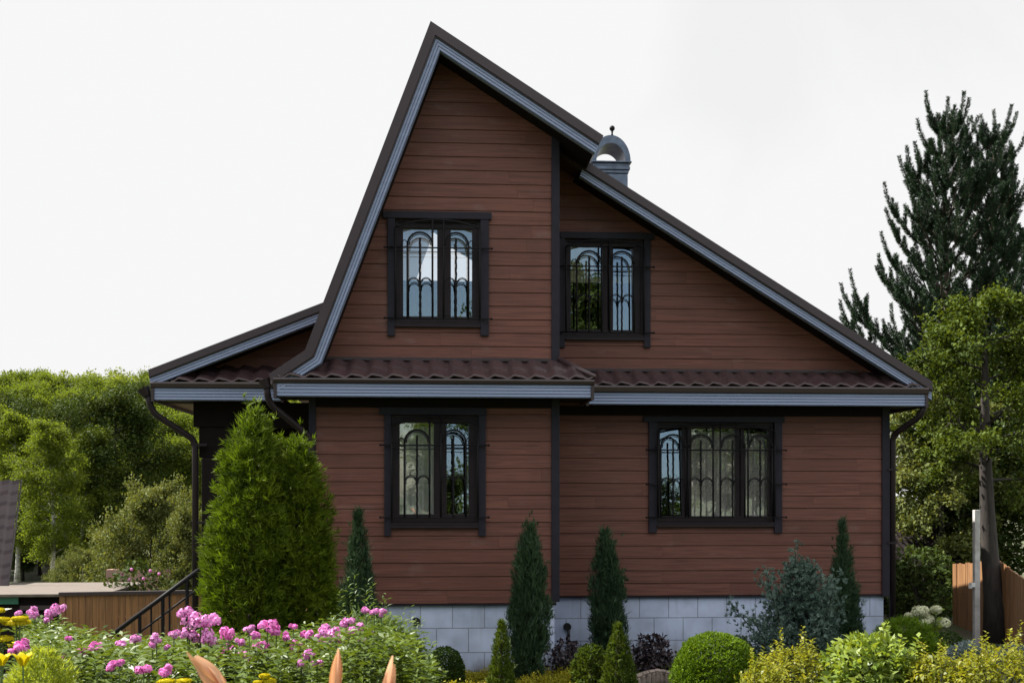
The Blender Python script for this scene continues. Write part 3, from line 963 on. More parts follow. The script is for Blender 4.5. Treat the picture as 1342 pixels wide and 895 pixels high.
# ---- tiled skirts, eave boxes and soffits
def tiles(mb, xl0, xr0, y0, z0, xl1, xr1, y1, z1, wave=0.245, amp=0.020, rows=2, axis='x', ph=0.0):
    """metal tile sheet from the eave (0) up to the wall (1)"""
    nx = int((max(xr0, xr1) - min(xl0, xl1)) / 0.02); nv = 7 * rows
    vs, fs = [], []
    for j in range(nv + 1):
        v = j / nv
        for i in range(nx + 1):
            u = i / nx
            a = xl0 + (xr0 - xl0) * u; a1 = xl1 + (xr1 - xl1) * u
            s = a + (a1 - a) * v
            q = ((s + ph) / wave) % 1.0
            h = amp * (math.sin(q * 2 * PI) + 0.35 * math.sin(q * 4 * PI + 0.6))
            fr = (v * rows) % 1.0 if j < nv else 1.0
            h += 0.024 * (1 - fr)
            oy, oz = y0 + (y1 - y0) * v, z0 + (z1 - z0) * v
            ln = math.hypot(y1 - y0, z1 - z0); ny, nz = -(z1 - z0) / ln, (y1 - y0) / ln
            if axis == 'x': vs.append((s, oy + ny * h, oz + nz * h))
            else: vs.append((oy - ny * h * (-1), s, oz + abs(nz) * h))
    for j in range(nv):
        for i in range(nx):
            a = j * (nx + 1) + i; fs.append((a, a + 1, a + nx + 2, a + nx + 1))
    # front lip
    n0 = len(vs)
    for i in range(nx + 1):
        p = vs[i]; vs.append((p[0], p[1] + (0.006 if axis == 'x' else 0), p[2] - 0.02))
    for i in range(nx): fs.append((i, n0 + i, n0 + i + 1, i + 1))
    mb.add(vs, fs)


def eave_box(px0, px1, y, pxc, py_b0, py_b1, py_f1, yw, end_l=True, end_r=True, nm=''):
    """gutter band in brown, ribbed fascia, dark soffit back to the wall"""
    x0, x1 = X(px0, y), X(px1, y)
    zb0, zb1, zf1 = Z(pxc, py_b0, y), Z(pxc, py_b1, y), Z(pxc, py_f1, y)
    b = MB()
    moulding(b, [(x0, zb0), (x1, zb0)], [(0, 0.08), (0, -0.035), (0.02, -0.045), ((zb0 - zb1) - 0.012, -0.03), ((zb0 - zb1), -0.012), (zb0 - zb1, 0.08)], y, closed=True)
    # upright brown ends
    b.box(x0, x0 + 0.038, y - 0.014, y + 0.08, zf1 - 0.02, zb1 - 0.001)
    b.box(x1 - 0.038, x1, y - 0.014, y + 0.08, zf1 - 0.02, zb1 - 0.001)
    b.build('gutter_band', M['brown'], house, bevel=0)
    f = MB(); moulding(f, [(x0 + 0.04, zb1 - 0.002), (x1 - 0.04, zb1 - 0.002)], ribbed(0, zb1 - zf1 - 0.002, 4), y, closed=True)
    f.build('fascia', M['fascia'], house)
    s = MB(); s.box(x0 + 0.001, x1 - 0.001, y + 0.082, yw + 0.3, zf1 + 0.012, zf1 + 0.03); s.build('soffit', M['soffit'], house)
    return x0, x1, zb0, zf1


wx0, wx1, wzb, wzf = eave_box(358.5, 778.5, FWY, 570, 496.5, 503.4, 520.3, YW)
rx0, rx1, rzb, rzf = eave_box(768, 1216, FRY, 1100, 507.5, 516.3, 531.6, YR)
px0_, px1_, pzb, pzf = eave_box(198, 372, FPY, 280, 501, 508.8, 524.6, YP)
# side of the bay's eave, going back to the right part
b = MB(); b.box(wx1 - 0.03, wx1, FWY + 0.085, FRY + 0.02, wzf - 0.015, wzb - 0.005); b.build('gutter_band', M['brown'], house)
b = MB(); b.box(XWR + 0.02, wx1 - 0.032, FWY + 0.09, FRY + 0.02, wzf + 0.031, wzf + 0.045); b.build('soffit', M['soffit'], house)
# ends of the eaves on the outer sides
b = MB(); b.box(rx1 - 0.03, rx1, FRY + 0.085, YB + 0.3, rzf - 0.015, rzb - 0.02); b.build('gutter_band', M['brown'], house)
b = MB(); b.box(px0_, px0_ + 0.03, FPY + 0.085, 21.0, pzf - 0.015, pzb - 0.02); b.build('gutter_band', M['brown'], house)
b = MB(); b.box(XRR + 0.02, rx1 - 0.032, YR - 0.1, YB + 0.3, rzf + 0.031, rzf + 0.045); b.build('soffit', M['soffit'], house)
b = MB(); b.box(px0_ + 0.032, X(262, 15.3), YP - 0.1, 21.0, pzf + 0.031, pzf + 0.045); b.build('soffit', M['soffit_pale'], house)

b = MB()
zwall = Z(570, 472, YW)
tiles(b, wx0 + 0.05, wx1 - 0.01, FWY - 0.03, wzb + 0.012, X(424, YW), XWR + 0.03, YW - 0.012, zwall)
b.build('tile_skirt', M['tile'], house, smooth=True)
b = MB()
tiles(b, X(745, FRY), rx1 - 0.12, FRY - 0.03, rzb + 0.012, XWR + 0.02, XRR - 0.1, YR - 0.012, Z(950, 487, YR))
b.build('tile_skirt', M['tile'], house, smooth=True)
b = MB()
tiles(b, px0_ + 0.25, px1_, FPY - 0.03, pzb + 0.012, X(252, YP), XWL + 0.1, YP - 0.012, Z(300, 480, YP))
b.build('tile_skirt', M['tile'], house, smooth=True)
# return of the bay's skirt and its hip cap
b = MB()
e = 0.035
b.add([(wx1 - 0.005, FWY, wzb + 0.01), (wx1 - 0.005, FRY + 0.1, wzb + 0.01), (XWR + 0.02, YR, zwall), (XWR + 0.02, YW, zwall), (wx1 - 0.005, FWY, wzb - 0.03), (wx1 - 0.005, FRY + 0.1, wzb - 0.03)], [(0, 1, 2, 3), (0, 4, 5, 1)])
b.build('tile_skirt', M['tile'], house)
b = MB(); p, q = Vector((wx1 + 0.005, FWY - 0.035, wzb + 0.035)), Vector((XWR + 0.035, YW - 0.02, zwall + 0.03))
b.tube([p, p.lerp(q, 0.5), q], 0.03, 8); b.build('hip_cap', M['tile'], house, smooth=True)
# flashing strips where the skirts meet the walls
b = MB(); b.box(X(424, YW), XWR - 0.06, YW - 0.036, YW - 0.015, zwall - 0.01, zwall + 0.028); b.box(XWR + 0.06, XRR - 0.35, YR - 0.036, YR - 0.015, Z(950, 487, YR) - 0.01, Z(950, 487, YR) + 0.028)
b.build('flashing', M['brown'], house)


# ---- windows
def arc(cx, z, r, h, y, a0=0, a1=PI, n=10):
    return [(cx - r * math.cos(a0 + (a1 - a0) * i / n), y, z + h * math.sin(a0 + (a1 - a0) * i / n)) for i in range(n + 1)]


for wi, w in enumerate(WINS):
    Y = w['Y']
    # surround of flat dark boards
    t = MB()
    for r_, dy in ((w['top'], 0.050),):
        x0, x1, z0, z1 = rect(r_, Y); t.box(x0, x1, Y - dy, Y + 0.02, z0 + 0.001, z1)
    for (a, c) in w['side']:
        x0, x1 = X(a, Y), X(c, Y); t.box(x0, x1, Y - 0.042, Y + 0.02, Z((a + c) / 2, w['foot'], Y), rect(w['top'], Y)[2])
    win = t.build('window', M['dark'], house, bevel=0.004)
    fx0, fx1, fz0, fz1 = rect(w['fr'], Y)
    # sill
    s = MB(); x0, x1, z0, z1 = rect(w['sill'], Y)
    s.prism([(x0, z0), (x1, z0), (x1, z1), (x0, z1)], Y - 0.036, Y + 0.1)
    s.build('sill', M['frame'], win, bevel=0.004)
    s = MB(); s.box(x0 + 0.004, x1 - 0.004, Y - 0.062, Y - 0.037, z0 + 0.002, z0 + 0.022); s.build('drip_edge', M['frame'], win, bevel=0.003)
    # fixed frame with a sash around each pane
    f = MB(); yi = Y + 0.03
    P = [rect(p, Y) for p in w['panes']]
    edges = [fx0] + [v for p in P for v in (p[0], p[1])] + [fx1]
    pz0, pz1 = min(p[2] for p in P), max(p[3] for p in P)
    for i in range(0, len(edges), 2):
        if i in (0, len(edges) - 2):
            f.box(edges[i], edges[i + 1], yi, yi + 0.10, pz0, pz1)
        else:
            mid = (edges[i] + edges[i + 1]) / 2
            f.box(edges[i], mid - 0.006, yi + 0.006, yi + 0.10, pz0, pz1); f.box(mid + 0.006, edges[i + 1], yi - 0.004, yi + 0.10, pz0, pz1)
            f.box(mid - 0.006, mid + 0.006, yi + 0.02, yi + 0.09, pz0, pz1)
    f.box(fx0, fx1, yi + 0.001, yi + 0.101, pz1 + 0.0005, fz1); f.box(fx0, fx1, yi + 0.001, yi + 0.101, fz0, pz0 - 0.0005)
    f.build('frame', M['frame'], win, bevel=0.006)
    fl = MB()                                         # raised outer rim of the fixed frame
    q = 0.035
    fl.box(fx0 + 0.001, fx0 + q, yi - 0.02, yi - 0.001, fz0, fz1 - 0.001); fl.box(fx1 - q, fx1 - 0.001, yi - 0.02, yi - 0.001, fz0, fz1 - 0.001); fl.box(fx0 + q + 0.001, fx1 - q - 0.001, yi - 0.02, yi - 0.001, fz1 - q, fz1 - 0.001)
    fl.build('frame_rim', M['frame'], win, bevel=0.004)
    for k, p in enumerate(P):
        # the pane leans with its sash, so each mirrors another piece of the sky
        g = MB(); a = R(w['tilt'][k]); hh = (p[3] - p[2]) / 2; cz = (p[2] + p[3]) / 2; yc = yi + 0.05
        dy, dz = math.sin(a) * hh, hh + 0.005
        sw = R((-0.8, 1.0, -0.4)[k % 3] + wi * 0.3) * (p[1] - p[0]) / 2
        vs = []
        for (sx, szn) in ((0, -1), (1, -1), (1, 1), (0, 1)):
            vs.append((p[0] - 0.004 if sx == 0 else p[1] + 0.004, yc + szn * dy + (sw if sx else -sw), cz + szn * dz))
        vs += [(q0, q1 + 0.004, q2) for q0, q1, q2 in vs]
        g.add(vs, [(0, 1, 2, 3), (7, 6, 5, 4), (0, 4, 5, 1), (1, 5, 6, 2), (2, 6, 7, 3), (3, 7, 4, 0)])
        g.build('pane', M['glass'], win)
        if k in w['curt']:
            c = MB(); n = 60; vs = []; fs = []
            for j, zz in enumerate((p[2] - 0.1, p[3] - 0.04)):
                for i in range(n + 1):
                    u = i / n; vs.append((p[0] - 0.05 + (p[1] - p[0] + 0.1) * u, yi + 0.13 + 0.022 * math.sin(u * (p[1] - p[0]) * 62 + j * 0.3) + 0.01 * math.sin(u * 17), zz))
            for i in range(n): fs.append((i, i + 1, n + 2 + i, n + 1 + i))
            c.add(vs, fs); c.build('curtain', M['curtain'] if wi == 2 else M['lace'], win, smooth=True)
    # wrought iron grille
    g = MB(); yg = Y - 0.085; m = 1 / pxm(Y, w['fr'][0]); rb = 0.0125
    zb = [Z((w['fr'][0] + w['fr'][1]) / 2, q, Y) for q in w['bars']]
    x0, x1 = X(w['bx'][0], Y), X(w['bx'][1], Y)
    ztop = fz1 - 0.02
    sx0, sx1 = fx0 + 0.01, fx1 - 0.01
    for q in zb:
        full = q in (zb[0], zb[-1])
        if full:
            g.tube([(x0, yg, q), (x1, yg, q)], 0.009, 6)
            for xe in (x0, x1): g.ball((xe, yg, q), 0.016, 8, 6)
        else:
            for xa, xb in ((x0, fx0 + 0.04), (fx1 - 0.04, x1)):
                g.tube([(xa, yg, q), (xb, yg, q)], 0.008, 6)
            for xe in (x0, x1): g.ball((xe, yg, q), 0.016, 8, 6)
        for xe in (sx0 - 0.05, sx1 + 0.05): g.tube([(xe, yg, q), (xe, Y - 0.03, q)], 0.007, 6)
    z1, z2 = zb[0], zb[-1]
    g.tube([(sx0, yg, z1 - 0.05), (sx1, yg, z1 - 0.05)][:2], 0.005, 5) if wi != 3 else None
    for xe in (sx0, sx1): g.tube([(xe, yg, z2), (xe, yg, ztop - 0.10)], rb, 6)
    hx = (sx1 - sx0) / 2; cx = (sx0 + sx1) / 2
    g.tube([(cx + hx * (-1 + i / 10), yg, ztop - 0.10 + 0.10 * (1 - (-1 + i / 10) ** 2)) for i in range(21)], rb, 6)
    def archz(x): return ztop - 0.10 + 0.10 * (1 - ((x - cx) / hx) ** 2)
    cen = [X(q, Y) for q in w['mods']]; hw = 16.3 * m
    for ci, c in enumerate(cen):
        up_ = 20 * m
        for s in (-1, 1):
            xv = c + s * hw
            innerside = (s > 0) == (ci < len(cen) / 2)
            g.tube([(xv, yg, z2), (xv, yg, archz(xv) if innerside else z1 + 0.03)], rb, 6)
            # scrolls half way down
            for dr in (0, 0.012):
                g.tube(arc(c + s * hw / 2, z1 - 0.455 - dr * 0.5, hw / 2 - 0.006 - dr * 0.4, 0.085 - dr, yg - dr), 0.006, 5)
            for xq in (c + s * 0.012, c + s * (hw - 0.012)): g.ball((xq, yg, z1 - 0.47), 0.011, 6, 5)
            # small outer scrolls
            xo = c + s * (hw + 0.035)
            if sx0 - 0.02 < xo < sx1 + 0.02 and not innerside: g.tube(arc(xo, z1 + 0.02, 0.035, 0.07, yg), 0.006, 5)
        g.tube(arc(c, z1 + 0.03, hw, up_ - 0.03, yg), rb, 6)
        g.tube(arc(c, z1 + 0.03, hw - 0.02, up_ - 0.055, yg), 0.006, 6)
        # twisted middle spear
        n = 30; zt = z1 + 11.5 * m
        g.tube([(c + 0.003 * math.cos(i * 1.9), yg + 0.003 * math.sin(i * 1.9), z2 + (zt - z2) * i / n) for i in range(n + 1)], [rb + 0.002 * (i % 2) if i > n * 0.45 else rb for i in range(n + 1)], 6)
        g.ball((c, yg, zt), 0.016, 8, 6)
    g.build('grille', M['iron'], win, smooth=True)


# ---- rain pipes
def pipe(name, pts, r=0.042, mat=None):
    b = MB(); P = [Vector(p) for p in pts]; out = [P[0]]
    for i in range(1, len(P) - 1):
        a = P[i] + (P[i - 1] - P[i]).normalized() * min(0.1, (P[i - 1] - P[i]).length / 2.2); c = P[i] + (P[i + 1] - P[i]).normalized() * min(0.1, (P[i + 1] - P[i]).length / 2.2)
        for k in range(6):
            t = k / 5; out.append(a * (1 - t) ** 2 + P[i] * 2 * t * (1 - t) + c * t * t)
    out.append(P[-1])
    b.tube(out, r, 12)
    return b.build(name, mat or M['frame'], house, smooth=True)


def w3(px, py, Y):
    x, z = at(px, py, Y); return (x, Y, z)


pp = pipe('downpipe', [w3(192, 513, 14.9), w3(200, 541, 14.95), w3(256, 577, 15.2), (X(256, 15.2), 15.2, 0.1)])
b = MB(); x, z = at(191, 513, 14.9); b.tube([(x - 0.03, 14.9, z + 0.035), (x + 0.02, 14.9, z - 0.06)], [0.085, 0.05], 12); b.build('hopper', M['frame'], pp)
for zz in (2.9, 1.9):
    b = MB(); b.box(X(256, 15.2) - 0.055, X(272, 15.2), 15.17, 15.23, zz - 0.015, zz + 0.015); b.build('bracket', M['frame'], pp)
pp = pipe('downpipe', [w3(349, 503, 14.1), w3(352, 528, 14.15), w3(408, 574, YW - 0.06), (X(408.5, YW), YW - 0.06, 0.15)])
b = MB(); x, z = at(348, 503, 14.1); b.tube([(x - 0.02, 14.1, z + 0.05), (x + 0.02, 14.1, z - 0.05)], [0.075, 0.05], 12); b.build('hopper', M['frame'], pp)
pp = pipe('downpipe', [w3(1212, 531, 15.15), w3(1206, 546, 15.2), w3(1170, 570, YR), (X(1169.5, YR), YR, 0.1)])
for zz in (2.6, 1.6):
    b = MB(); b.box(X(1162, YR), X(1174, YR), YR - 0.05, YR + 0.05, zz - 0.015, zz + 0.015); b.build('bracket', M['frame'], pp)

# ---- porch on the left: beam, post with bracket, dark boarding behind, stairs and railing
YQ = 15.35
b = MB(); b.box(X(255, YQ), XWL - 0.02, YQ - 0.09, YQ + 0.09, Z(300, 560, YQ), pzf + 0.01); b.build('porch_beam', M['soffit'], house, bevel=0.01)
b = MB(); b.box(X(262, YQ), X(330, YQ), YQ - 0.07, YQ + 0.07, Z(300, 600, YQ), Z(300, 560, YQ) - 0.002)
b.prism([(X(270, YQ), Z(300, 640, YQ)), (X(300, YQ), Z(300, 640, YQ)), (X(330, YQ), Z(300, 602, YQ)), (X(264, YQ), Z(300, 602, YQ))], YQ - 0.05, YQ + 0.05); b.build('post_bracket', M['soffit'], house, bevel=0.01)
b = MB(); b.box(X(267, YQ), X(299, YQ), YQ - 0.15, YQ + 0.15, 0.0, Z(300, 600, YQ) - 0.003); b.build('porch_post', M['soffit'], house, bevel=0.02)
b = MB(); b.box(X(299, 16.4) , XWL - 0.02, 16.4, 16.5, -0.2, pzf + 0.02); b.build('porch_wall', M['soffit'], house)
b = MB(); b.box(X(268, 15.2), XWL - 0.02, 15.55, 19.5, 0.55, 0.72); b.build('porch_floor', M['fence_l'], house)
YS = 15.15
b = MB()
xs0, xs1 = X(272, YS), X(150, YS)
for i in range(5):
    q0 = xs0 + (xs1 - xs0) * i / 5; q1 = xs0 + (xs1 - xs0) * (i + 1) / 5
    b.box(q1, q0 - 0.002, YS + 0.1, YS + 1.2, -0.6, 0.62 - 0.2 * i)
b.build('stairs', M['stone'], house)
rl = MB()
A, B = w3(272, 738, YS), w3(146, 832, YS)
A2, B2 = w3(272, 762, YS), w3(146, 856, YS)
rl.tube([A, B], 0.030, 8)
ro = rl.build('stair_railing', M['iron'], house, smooth=True)
b = MB(); b.tube([A2, B2], 0.014, 8); b.build('rail', M['iron'], ro, smooth=True)
for q in (155, 183, 198, 213, 222, 245, 266):
    u = (272 - q) / 126; x = A[0] + (B[0] - A[0]) * u; z = A[2] + (B[2] - A[2]) * u
    b = MB(); b.tube([(x, YS, z), (x, YS, z - 0.95)], 0.024 if q in (183, 245, 213) else 0.013, 8); b.build('baluster', M['iron'], ro)

# ---- chimney with barrel cap and ball finial
YC = 17.6
cx = X(797, YC); mC = 1 / pxm(YC, 797)
zt = Z(797, 219, YC)
b = MB(); b.box(cx - 22 * mC, cx + 22 * mC, YC - 0.28, YC + 0.28, 5.6, zt - 0.18); ch = b.build('chimney', M['zinc'], house, bevel=0.01)
b = MB()
for dz0, dz1, hw in ((0.17, 0.125, 23.0), (0.122, 0.075, 24.6), (0.072, 0.022, 23.4), (0.02, 0.0, 26.5)):
    b.box(cx - hw * mC, cx + hw * mC, YC - 0.28 - (hw - 22) * mC, YC + 0.28 + (hw - 22) * mC, zt - dz0, zt - dz1)
b.build('cornice', M['zinc'], ch, bevel=0.006)
b = MB(); n = 24; ro_, ri = 25.5 * mC, 19.0 * mC
for y0, y1, a_, c_ in ((YC - 0.29, YC + 0.29, ro_, ri),):
    vs, fs = [], []
    for i in range(n + 1):
        q = PI * i / n; ct, st = math.cos(q), math.sin(q)
        hz = 35 * mC / ro_
        for rr, yy in ((a_, y0), (c_, y0), (c_, y1), (a_, y1)):
            vs.append((cx - rr * ct, yy, zt + 0.002 + rr * st * (1.33 if rr == a_ else 1.25)))
    for i in range(n):
        for k in range(4): fs.append((i * 4 + k, i * 4 + (k + 1) % 4, (i + 1) * 4 + (k + 1) % 4, (i + 1) * 4 + k))
    fs += [(0, 1, 2, 3), (n * 4 + 3, n * 4 + 2, n * 4 + 1, n * 4)]
    b.add(vs, fs)
b.build('barrel_cap', M['zinc'], ch)
zc = zt + ro_ * 1.33
b = MB(); b.tube([(cx + 0.03, YC - 0.2, zc - 0.01), (cx + 0.03, YC - 0.2, zc + 0.05), (cx + 0.03, YC - 0.2, zc + 0.11)], [0.03, 0.012, 0.02], 10); b.ball((cx + 0.03, YC - 0.2, zc + 0.13), 0.042, 12, 8)
b.build('finial', M['iron'], ch, smooth=True)

# ------------------------------------------------------------------ neighbours on the left
YN = 21.0
nb = thing('neighbour_house', 'corner of neighbouring house with brown tiled roof at the left edge', 'house', (X(-60, YN), YN, -0.7))
x0, x1 = X(-190, YN), X(13, YN)
za, zb_ = Z(5, 631, YN), Z(5, 772, YN)
b = MB(); nxt = 44
vs, fs = [], []
hx_, ex = X(6, YN), X(13.5, YN)
rows = 40
for j in range(rows + 1):
    v = j / rows
    st = (v * 9) % 1.0
    for i in range(nxt + 1):
        u = i / nxt
        xx = X(-190, YN) * (1 - u) + ex * u
        vs.append((xx - 0.12 * v * 0, YN - 0.15 + 0.6 * v + 0.012 * math.sin(u * 90), zb_ + (za - zb_) * v + 0.018 * math.sin(u * 90) + 0.03 * (1 - st)))
for j in range(rows):
    for i in range(nxt): a = j * (nxt + 1) + i; fs.append((a, a + 1, a + nxt + 2, a + nxt + 1))
b.add(vs, fs); b.build('roof', M['tile'], nb)
b = MB(); b.add([(ex + 0.005, YN - 0.17, zb_ - 0.03), (ex + 0.03, YN - 0.17, zb_ - 0.03), (ex + 0.03, YN + 0.52, za + 0.05), (ex + 0.005, YN + 0.52, za + 0.05), (ex + 0.005, YN - 0.17, zb_ + 0.06), (ex + 0.03, YN - 0.17, zb_ + 0.06)], [(0, 1, 2, 3), (4, 3, 2, 5), (1, 5, 2), (0, 3, 4), (0, 4, 5, 1)])
b.build('verge_trim', M['brown'], nb)
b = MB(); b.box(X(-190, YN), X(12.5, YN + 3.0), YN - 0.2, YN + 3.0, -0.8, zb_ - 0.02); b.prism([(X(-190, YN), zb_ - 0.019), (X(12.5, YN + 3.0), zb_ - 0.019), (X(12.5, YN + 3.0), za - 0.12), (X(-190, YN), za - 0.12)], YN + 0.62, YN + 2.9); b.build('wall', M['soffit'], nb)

YL = 19.0
sh = thing('garden_shed', 'low shed with flat weathered grey roof beside the brown fence', 'shed', (X(60, YL), YL, -0.7))
b = MB()
x0, x1 = X(-60, YL), X(137, YL)
zr0, zr1 = Z(70, 778, YL), Z(70, 763, YL + 2.6)
b.add([(x0, YL, zr0), (x1, YL, zr0), (x1, YL + 2.6, zr1), (x0, YL + 2.6, zr1), (x0, YL, zr0 - 0.05), (x1, YL, zr0 - 0.05), (x1, YL + 2.6, zr1 - 0.05), (x0, YL + 2.6, zr1 - 0.05)],
      [(0, 1, 2, 3), (0, 4, 5, 1), (1, 5, 6, 2), (4, 7, 6, 5), (3, 2, 6, 7), (0, 3, 7, 4)])
b.build('roof', M['slate'], sh, bevel=0.01)
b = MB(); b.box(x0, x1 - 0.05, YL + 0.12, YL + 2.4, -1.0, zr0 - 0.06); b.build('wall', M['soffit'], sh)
b = MB(); b.box(x0, X(22, YL), YL + 0.07, YL + 0.115, Z(10, 792, YL), Z(10, 781, YL)); b.build('green_panel', M['greenpaint'], sh)
b = MB(); b.box(X(24, YL), x1 - 0.1, YL + 0.06, YL + 0.115, Z(10, 800, YL), Z(10, 794, YL)); b.build('board', M['brown'], sh)


def picket_fence(name, label, P0, P1, zt0, zt1, mat, nboard, cap=True, base=-0.9, seed=0, capm=None):
    rng = random.Random(seed)
    root = thing(name, label, 'fence', (P0[0], P0[1], gz(*P0)))
    d = Vector((P1[0] - P0[0], P1[1] - P0[1])); L = d.length; d.normalize(); nrm = Vector((d.y, -d.x))
    b = MB()
    for i in range(nboard):
        u0 = i / nboard; u1 = (i + 1) / nboard - 0.008 / L
        o = rng.uniform(0, 0.012)
        zz0 = zt0 + (zt1 - zt0) * u0 + (rng.uniform(-0.012, 0.012) if not cap else 0); zz1 = zt0 + (zt1 - zt0) * u1 + (zz0 - (zt0 + (zt1 - zt0) * u0))
        vs = []
        for (u, zz) in ((u0, zz0), (u1, zz1)):
            for k in (0, 0.024):
                p = Vector(P0) + d * L * u + nrm * (o - k)
                vs += [(p.x, p.y, base), (p.x, p.y, zz)]
        b.add(vs, [(0, 4, 5, 1), (2, 3, 7, 6), (1, 5, 7, 3), (0, 1, 3, 2), (4, 6, 7, 5)], rng.random())
    b.build('boards', mat, root)
    for f in (0.25, 0.8):
        r = MB(); z0, z1 = base + (zt0 - base) * f, base + (zt1 - base) * f
        p = Vector(P0) - nrm * 0.05; q = Vector(P1) - nrm * 0.05
        r.tube([(p.x, p.y, z0), (q.x, q.y, z1)], 0.025, 4); r.build('rail', mat, root)
    if cap:
        c = MB(); n_ = nrm * 0.05
        p, q = Vector(P0), Vector(P1)
        vs = []
        for (w_, zz) in ((p, zt0), (q, zt1)):
            vs += [(w_.x + n_.x, w_.y + n_.y, zz + 0.003), (w_.x - n_.x, w_.y - n_.y, zz + 0.003), (w_.x - n_.x, w_.y - n_.y, zz + 0.055), (w_.x + n_.x, w_.y + n_.y, zz + 0.055)]
        c.add(vs, [(0, 4, 7, 3), (3, 7, 6, 2), (1, 2, 6, 5), (0, 1, 5, 4), (0, 3, 2, 1), (4, 5, 6, 7)])
        c.build('cap_rail', capm or M['brown'], root)
    return root


picket_fence('board_fence', 'low dark brown board fence with cap rail behind the stair railing', (X(78, 18.3), 18.3), (X(268, 18.3), 18.3), Z(170, 780, 18.3), Z(170, 778, 18.3), M['fence_l'], 22, True, -1.0, 2)
# right: fence in two runs
picket_fence('board_fence', 'sunlit orange board fence behind the pale post', (X(1249, 19.6), 19.6), (X(1302, 17.7), 17.7), Z(1249, 739, 19.6), Z(1302, 735, 17.7), M['fence_r'], 18, False, -0.2, 5)
picket_fence('board_fence', 'orange board fence sloping down towards the right edge', (X(1304, 17.6), 17.6), (X(1365, 15.2), 15.2), Z(1304, 731, 17.6), Z(1365, 775, 15.2), M['fence_r'], 24, False, -0.2, 7)

# pink brick wall glimpsed behind the flowering bush
YK = 26.0
b = MB(); b.box(X(139, YK), X(224, YK), YK, YK + 0.25, -1.0, Z(180, 746, YK)); o = b.build('brick_wall', M['pinkwall'], bevel=0.01)
tag(o, 'low pinkish wall half hidden behind the dark flowering bush', 'wall')

# right: dark shed behind the house corner
YD = 21.5
sd = thing('garden_shed', 'dark red brown shed in the shade behind the house corner', 'shed', (X(1205, YD), YD, 0))
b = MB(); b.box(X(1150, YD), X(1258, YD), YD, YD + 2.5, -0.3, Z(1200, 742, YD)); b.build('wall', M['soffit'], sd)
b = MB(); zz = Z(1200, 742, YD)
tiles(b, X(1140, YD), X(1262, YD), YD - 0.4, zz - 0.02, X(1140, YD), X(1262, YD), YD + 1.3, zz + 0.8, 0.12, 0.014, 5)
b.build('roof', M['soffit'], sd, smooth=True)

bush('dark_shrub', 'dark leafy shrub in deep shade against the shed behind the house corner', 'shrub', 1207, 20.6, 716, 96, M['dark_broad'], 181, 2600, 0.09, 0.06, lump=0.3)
# pale post with a small bracket, wire stub
YT = 16.9
x, zz = at(1279.5, 668, YT)
pr = thing('concrete_post', 'slender pale concrete post beside the dark tree trunk', 'post', (x, YT, gz(x, YT)))
b = MB(); b.box(x - 0.042, x + 0.042, YT - 0.042, YT + 0.042, -0.2, zz); b.build('shaft', M['post'], pr, bevel=0.008)
zb2 = Z(1273, 766, YT)
b = MB(); b.box(x - 0.10, x - 0.043, YT - 0.06, YT + 0.03, zb2 - 0.03, zb2 + 0.03); b.prism([(x - 0.12, zb2 - 0.05), (x - 0.09, zb2 - 0.05), (x - 0.06, zb2 + 0.031), (x - 0.10, zb2 + 0.031)], YT - 0.05, YT + 0.02); b.build('bracket', M['white'], pr)

# ------------------------------------------------------------------ trees
def bell(t): return math.sin(PI * min(1, max(0, t * 0.86 + 0.12))) ** 0.8
GW = 'trees of the wooded slope'
birch = [tree('birch_tree', 'x', 'tree', 100 + i, 9.5, 0.12, 0.24, lambda t: 1.45 * bell(t) * (1 - 0.4 * t) + 0.25, 40, 0.75, M['birch'], M['birchbark'], 30, 0.17, 0.095, 0.065, GW, nsub=8, droop=0.45, wob=0.015) for i in range(2)]
broad = [tree('broadleaf_tree', 'x', 'tree', 130 + i, 9.0, 0.14, 0.14, lambda t: 2.3 * bell(t) * (1 - 0.25 * t) + 0.3, 40, 0.65, M['wood_tree'], M['bark'], 34, 0.22, 0.125, 0.085, GW, nsub=8, droop=0.1) for i in range(2)]
darkt = tree('broadleaf_tree', 'x', 'tree', 150, 10.0, 0.15, 0.10, lambda t: 2.2 * bell(t) + 0.3, 38, 0.7, M['dark_broad'], M['bark'], 30, 0.24, 0.14, 0.10, GW, nsub=8, droop=0.1)
pale = tree('pale_bushy_tree', 'x', 'tree', 160, 4.2, 0.07, 0.05, lambda t: 1.9 * bell(t) + 0.2, 30, 0.5, M['apple'], M['bark'], 26, 0.15, 0.12, 0.085, 'pale bushes below the wood', nsub=8, droop=0.05)
rg = random.Random(5)
